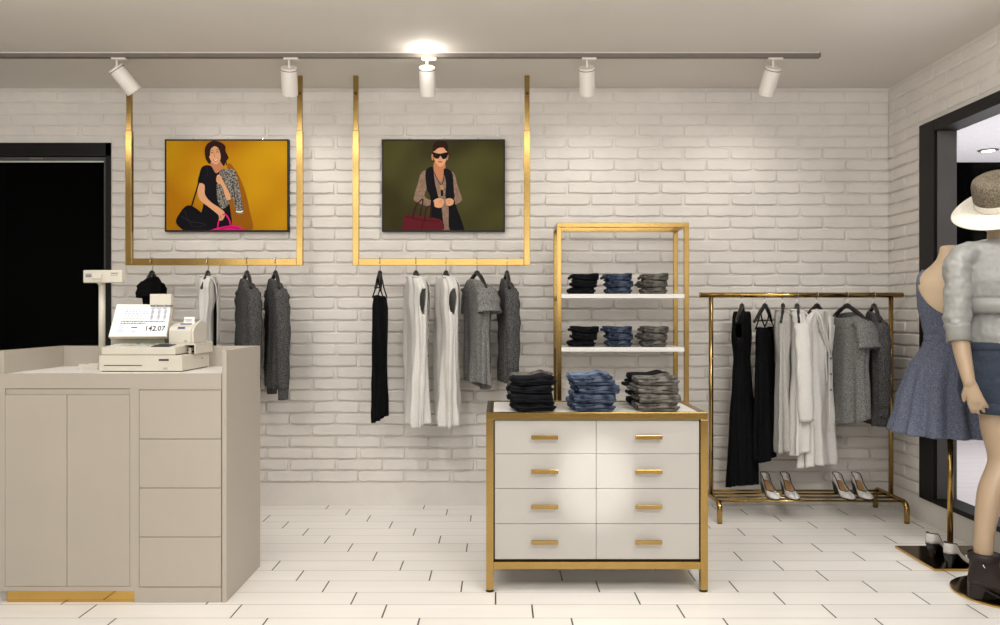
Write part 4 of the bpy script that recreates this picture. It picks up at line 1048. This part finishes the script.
for i in range(NR):
    for j in range(n):
        k_ = (j+1) % n; Fc.append((i*n+j, i*n+k_, (i+1)*n+k_, (i+1)*n+j))
mb.add(V, Fc)
o = mb.build('dress', TWEED, df, True); s = o.modifiers.new('s', 'SOLIDIFY'); s.thickness = .004; s.offset = 1
for sgn_ in (-1, 1):
    pts = []
    for a in range(11):
        th = R(-12+74*a/10); zz = 1.45-.02*a/10+.082*sin(pi*a/10); ra, rb = interp(tab, zz)
        xx = sgn_*(ra*cos(th)+.003); yy = (rb+.003)*sin(th)
        pts.append((FX+xx*cos(yw)-yy*sin(yw), FY+xx*sin(yw)+yy*cos(yw), zz))
    MB().tube(smooth_path(pts, 3), .011, 10, flat=.35, up=(1, 0, 0)).build('shoulder_strap', TWEED, df, True)
wb = MB(); wb.loft([ellring((FX, FY), a, b, z, 48, yw) for a, b, z in ((.122, .091, 1.185), (.127, .096, 1.182), (.128, .097, 1.148), (.124, .093, 1.144))], (False, False))
wb.build('waistband', TWEED, df, True)
# shoes standing on the plate
for x, y, rz, lab in ((934, 3.0, -56, 'pale grey pump on the brass plate, the one nearer the rack'), (951, 3.0, -56, 'pale grey pump on the brass plate, beside the brown boot')):
    pass
place_pump((2.36, 4.268, .0125), R(-55), 'pale grey high heeled pump on the square plate, left one of the two', 'pumps on the brass plate')
place_pump((2.355, 4.09, .0125), R(-55), 'pale grey high heeled pump on the square plate, nearer the brown boot', 'pumps on the brass plate')

# ---- full mannequin, cut by the right edge of the view
MXC, MYC = 2.365, 3.69
mn = thing('shop_mannequin', 'mannequin in hat, grey blouse, denim shorts and brown boots', 'mannequin', (MXC, MYC, 0))
MB().lathe([(.244, .0005), (.246, .003), (.246, .009), (.240, .012)], (MXC, MYC, 0), 64).build('base_rim', GOLDP, mn)
MB().lathe([(.238, .012), (.236, .0135)], (MXC, MYC, 0), 64).build('base_disc', BRONZE, mn)
tx_, ty_ = 2.325, 3.70   # torso axis
mb = MB()
T = [(1.69, .052, .055, 0), (1.62, .055, .06, 0), (1.60, .085, .062, 0), (1.575, .12, .068, 0), (1.54, .145, .074, 0), (1.45, .148, .086, 0), (1.35, .135, .085, 0), (1.24, .118, .085, 0), (1.16, .125, .095, 0), (1.06, .152, .12, 0), (.97, .160, .125, 0), (.90, .145, .11, 0), (.86, .09, .08, 0)]
ytor = R(0)
mb.loft([ellring((tx_, ty_+b), a1, a2, z, 40, ytor) for z, a1, a2, b in T])
hc = Vector((tx_-.01, ty_+.015, 1.775))
limb(mb, [(tx_, ty_, 1.58), (tx_, ty_+.005, 1.68), (tx_, ty_+.01, 1.74)], (.052, .048, .05))
# head: skull + jaw, nose, ears (faces away and right)
fd = Vector((sin(R(35)), cos(R(35)), 0)); sd = Vector((fd.y, -fd.x, 0))
rings = []
for z, a1, a2, off in ((-.115, .018, .02, .045), (-.10, .040, .045, .035), (-.07, .055, .065, .02), (-.03, .066, .085, .005), (.02, .073, .096, 0), (.06, .070, .093, -.003), (.095, .052, .07, -.005), (.115, .02, .03, -.005)):
    rings.append([tuple(hc+sd*a1*cos(2*pi*j/32)+fd*(a2*sin(2*pi*j/32)+off)+Vector((0, 0, z))) for j in range(32)])
mb.loft(rings)
limb(mb, [hc+fd*.09+Vector((0, 0, .015)), hc+fd*.112+Vector((0, 0, -.022))], (.008, .013), 10, 4)
for s in (-1, 1):
    limb(mb, [hc+sd*s*.072+fd*-.01+Vector((0, 0, .02)), hc+sd*s*.076+fd*-.012+Vector((0, 0, -.03))], (.013, .009), 10, 4)
limb(mb, [hc+fd*.095-sd*.02+Vector((0, 0, -.055)), hc+fd*.103+Vector((0, 0, -.054)), hc+fd*.095+sd*.02+Vector((0, 0, -.055))], (.005, .008, .005), 8, 4)
# legs
def legp(x, y, Y): return px(x, y, Y)
kneeL = px(1002, 462, 3.64); ankL = px(983.5, 552, 3.60); hipL = px(998, 385, 3.66)
limb(mb, [hipL, px(1001, 425, 3.65), kneeL, px(991, 492, 3.62), px(984.5, 532, 3.60), ankL, px(983.5, 575, 3.60)], (.095, .085, .058, .055, .042, .039, .040), 24)
hipR = px(1020, 385, 3.76); kneeR = Vector((hipR.x+.04, 3.78, .56)); ankR = Vector((hipR.x+.03, 3.80, .13))
limb(mb, [hipR, (hipR.x+.02, 3.77, .75), kneeR, (hipR.x+.03, 3.79, .40), (hipR.x+.03, 3.8, .2), ankR], (.095, .085, .058, .055, .042, .040), 24)
# arms
shL = px(962, 262, 3.68); elL = px(958, 322, 3.62); wrL = px(969, 382, 3.56)
limb(mb, [px(984, 264, 3.70), shL, px(959, 290, 3.65), elL, px(962, 350, 3.59), wrL], (.034, .044, .045, .040, .036, .026), 20)
shR = Vector((tx_+.185, 3.66, 1.545)); elR = Vector((tx_+.225, 3.68, 1.27)); wrR = Vector((tx_+.245, 3.84, 1.04))
limb(mb, [(tx_+.12, 3.68, 1.55), shR, (tx_+.21, 3.66, 1.4), elR, (tx_+.235, 3.76, 1.15), wrR], (.055, .052, .045, .040, .036, .026), 20)
def hand(mb, wr, dirv, side, pn):
    d = Vector(dirv).normalized(); s = Vector(side); s = (s-d*s.dot(d)).normalized(); nn = Vector(pn); nn = (nn-d*nn.dot(d)-s*nn.dot(s)).normalized()
    limb(mb, [wr, wr+d*.03, wr+d*.075], (.027, .031, .034), 16, 5, flat=.45, up=s)
    for i, (o_, L_) in enumerate(((-.028, .068), (-.010, .078), (.009, .073), (.026, .056))):
        b0 = wr+d*.082+s*o_
        limb(mb, [b0, b0+d*L_*.42+nn*.004+s*o_*.12, b0+d*L_*.75+nn*.016+s*o_*.16, b0+d*L_*.95+nn*.030+s*o_*.16], (.0088, .0083, .0076, .0066), 10, 4)
    b0 = wr+d*.025-s*.022
    limb(mb, [b0, b0+d*.03-s*.020+nn*.008, b0+d*.058-s*.026+nn*.018], (.011, .0095, .008), 10, 4)
hand(mb, wrL, (.35, -.05, -1), (.75, -.6, .2), (.6, .7, 0))
hand(mb, wrR, (-.15, .1, -1), (-.7, .6, 0), (-.6, -.6, 0))
body = remesh(mb.build('body', SKIN, mn, True), .0055, 4)
# blouse
mb = MB()
fol = lambda ph, a=.03: (lambda th: a*sin(7*th+ph)+a*.6*sin(12*th+ph*2))
B = [(1.635, .070, .080), (1.615, .125, .092), (1.585, .166, .100), (1.545, .172, .106), (1.45, .172, .126), (1.37, .165, .125), (1.32, .150, .115), (1.29, .140, .108), (1.25, .150, .115), (1.20, .162, .128), (1.155, .152, .12), (1.14, .145, .115)]
mb.loft([ellring((tx_, ty_), a1, a2, z, 60, ytor, fol(i*.35, .012 if i < 5 else .028)) for i, (z, a1, a2) in enumerate(B)], (True, True))
for (a, b, c, d) in ((px(982, 254, 3.69), shL+Vector((-.012, 0, .012)), px(957.5, 292, 3.65), px(957.5, 328, 3.62)), (Vector((tx_+.12, 3.68, 1.555)), shR+Vector((.01, 0, .01)), Vector((tx_+.21, 3.66, 1.4)), elR)):
    P = smooth_path([a, b, c, d], 9); rs = [.057-.005*(i/len(P))+.003*sin(i*1.15)+.002*sin(i*2.7) for i in range(len(P))]
    mb.tube(P, rs, 24)
o = remesh(mb.build('blouse', BLOUSE, mn, True), .007, 3, (.020, .05))
for (b, c) in ((px(957.5, 324, 3.62), px(959, 342, 3.60)), (elR+Vector((0, 0, .03)), elR+Vector((0, .01, -.05)))):
    MB().tube([b, b.lerp(c, .3), b.lerp(c, .34), b.lerp(c, .65), b.lerp(c, .7), c], [.050, .053, .050, .054, .050, .052], 28, cap=(False, False)).build('cuff', BLOUSE, mn, True).modifiers.new('s', 'SOLIDIFY').thickness = .006
mb = MB(); mb.loft([ellring((tx_, ty_), a1, a2, z, 60, ytor, fol(2, .006)) for z, a1, a2 in ((1.365, .168, .132), (1.36, .180, .142), (1.33, .182, .145), (1.305, .174, .138), (1.30, .16, .125))], (False, False))
remesh(mb.build('waist_tie', BLOUSE, mn, True), .006, 2, (.008, .05)) if False else mb.build('waist_tie', BLOUSE, mn, True).modifiers.new('s', 'SOLIDIFY').__setattr__('thickness', .005)
# shorts
mb = MB()
Sh = [(1.165, .148, .118), (1.15, .150, .121), (1.10, .160, .135), (1.03, .170, .142), (.96, .176, .145), (.90, .170, .135), (.87, .15, .12)]
mb.loft([ellring((tx_-.005, ty_), a1, a2, z, 48, ytor) for z, a1, a2 in Sh])
mb.tube([hipL+Vector((0, 0, .02)), px(1000, 400, 3.655), px(1001, 411, 3.65)], [.108, .112, .114], 28); mb.tube([hipR+Vector((0, 0, .02)), (hipR.x+.012, 3.765, .88), (hipR.x+.015, 3.77, .83)], [.108, .112, .114], 28)
remesh(mb.build('shorts', DENIMS, mn, True), .007, 3, (.008, .05))
for c, dn in ((px(1001, 409, 3.65), -.0), (Vector((hipR.x+.015, 3.77, .845)), 0)):
    MB().loft([ellring((c.x, c.y), r, r*1.0, c.z+z, 32) for r, z in ((.117, .03), (.120, .028), (.121, -.012), (.117, -.014))], (False, False)).build('turn_up', DENIMS, mn, True).modifiers.new('s', 'SOLIDIFY').thickness = .004
MB().loft([ellring((tx_-.005, ty_), a1, a2, z, 48, ytor) for z, a1, a2 in ((1.165, .151, .121), (1.163, .156, .126), (1.128, .160, .131), (1.126, .155, .126))], (False, False)).build('waistband', DENIMS, mn, True)
# boots
def boot(ank, yaw, name='ankle_boot'):
    f = Vector((cos(yaw), sin(yaw), 0)); r_ = Vector((-f.y, f.x, 0)); base = Vector((ank.x, ank.y, .0135))
    def W(a, s, z): return tuple(base+f*a+r_*s+Vector((0, 0, z)))
    mb = MB(); rings = []
    # shaft then foot as horizontal slices: (z, back, front, half width)
    for z, bk, fr_, hw_ in ((.205, -.058, .062, .050), (.18, -.058, .060, .050), (.15, -.056, .062, .047), (.12, -.058, .075, .044), (.095, -.062, .105, .043), (.075, -.062, .135, .043), (.060, -.058, .155, .043)):
        ring = []
        for j in range(32):
            th = 2*pi*j/32; cc = (bk+fr_)/2; hl_ = (fr_-bk)/2
            ring.append(W(cc+hl_*cos(th), hw_*sin(th)*(1-.18*max(0, cos(th))), z))
        rings.append(ring)
    mb.loft(rings, (True, True))
    rings = []
    for a, zb, zt_, hw_ in ((-.055, .052, .085, .03), (-.02, .050, .10, .040), (.03, .036, .10, .038), (.08, .014, .088, .041), (.13, .007, .068, .045), (.17, .006, .050, .040), (.20, .007, .036, .026), (.212, .010, .028, .010)):
        rings.append([W(a, hw_*cos(2*pi*j/24), (zb+zt_)/2+(zt_-zb)/2*sin(2*pi*j/24)) for j in range(24)])
    mb.loft(rings)
    o = remesh(mb.build(name, BOOT, mn, True), .005, 4, (.004, .04))
    hb = MB(); hb.loft([[W(-.060+d_, s*w_, z) for d_, s, w_ in ((0, -1, w0), (0, 1, w0), (ln, 1, w0), (ln, -1, w0))] for z, w0, ln in ((.065, .034, .085), (.035, .031, .06), (.0, .027, .05))])
    l_ = mn.location; 
    hb.v = [(x-l_.x, y-l_.y, z-l_.z) for x, y, z in hb.v]; hb.build('heel', BOOT, o, bevel=.003, local=True)
    sl = MB(); sl.loft([[W(a, -w_, z), W(a, w_, z), W(a, w_, z+.006), W(a, -w_, z+.006)] for a, w_, z in ((-.05, .03, .048), (0, .036, .046), (.05, .036, .022), (.09, .042, .004), (.15, .043, .0), (.19, .032, .002), (.212, .010, .006))])
    sl.v = [(x-l_.x, y-l_.y, z-l_.z) for x, y, z in sl.v]; sl.build('sole', RUBBER, o, local=True)
    st = MB(); st.loft([[W(.002+hl_*cos(2*pi*j/32), hw_*sin(2*pi*j/32), z) for j in range(32)] for z, hl_, hw_ in ((.205, .063, .053), (.205, .066, .056), (.175, .066, .056), (.172, .062, .052))], (False, False))
    st.v = [(x-l_.x, y-l_.y, z-l_.z) for x, y, z in st.v]; st.build('strap', BOOT, o, True, local=True)
    bk_ = MB().tube([W(-.012, -.058, .168), W(-.002, -.058, .150)], .003, 8); bk_.v = [(x-l_.x, y-l_.y, z-l_.z) for x, y, z in bk_.v]; bk_.build('zip_pull', CHROME, o, True, local=True)
boot(Vector((ankL.x, ankL.y, 0)), R(-22)); boot(Vector((ankR.x, ankR.y, 0)), R(12))
# hat: parts under the hat part
hp = hc+Vector((.006, -.012, .035))
hat = MB(); n = 56
def hatmesh(prof):
    return [[(r*sx2*cos(2*pi*j/n), r*sy2*sin(2*pi*j/n), z+dz_*cos(2*(2*pi*j/n))) for j in range(n)] for r, sx2, sy2, z, dz_ in prof]
crown = MB().loft(hatmesh([(.100, .92, 1.08, -.002, 0), (.101, .92, 1.08, .012, 0), (.098, .92, 1.08, .05, 0), (.092, .90, 1.08, .095, 0), (.084, .86, 1.08, .115, .003), (.070, .8, 1.06, .122, .006), (.045, .6, 1.05, .112, .006), (.012, .5, 1.0, .100, .002)]), (False, True))
hatP = crown.build('hat', HATF, mn, True, local=True)
brim = MB().loft(hatmesh([(.096, .93, 1.07, .0, 0), (.12, .95, 1.05, -.004, .001), (.16, 1, 1.02, -.010, .004), (.200, 1, 1, -.012, .009), (.203, 1, 1, -.015, .009), (.200, 1, 1, -.018, .009), (.16, 1, 1.02, -.015, .004), (.12, .95, 1.05, -.009, .001), (.094, .93, 1.07, -.004, 0)]), (False, False))
brim.build('brim', HATL, hatP, True, local=True)
band = MB().loft(hatmesh([(.1025, .92, 1.08, .0, 0), (.1035, .92, 1.08, .003, 0), (.1020, .92, 1.08, .028, 0), (.1005, .92, 1.08, .030, 0)]), (False, False))
band.build('hat_band', HATL, hatP, True, local=True)
hatP.location = hp-Vector(mn.location); hatP.rotation_euler = (R(22), R(-33), R(0)); hatP.scale = (1.02, 1.02, 1.1)
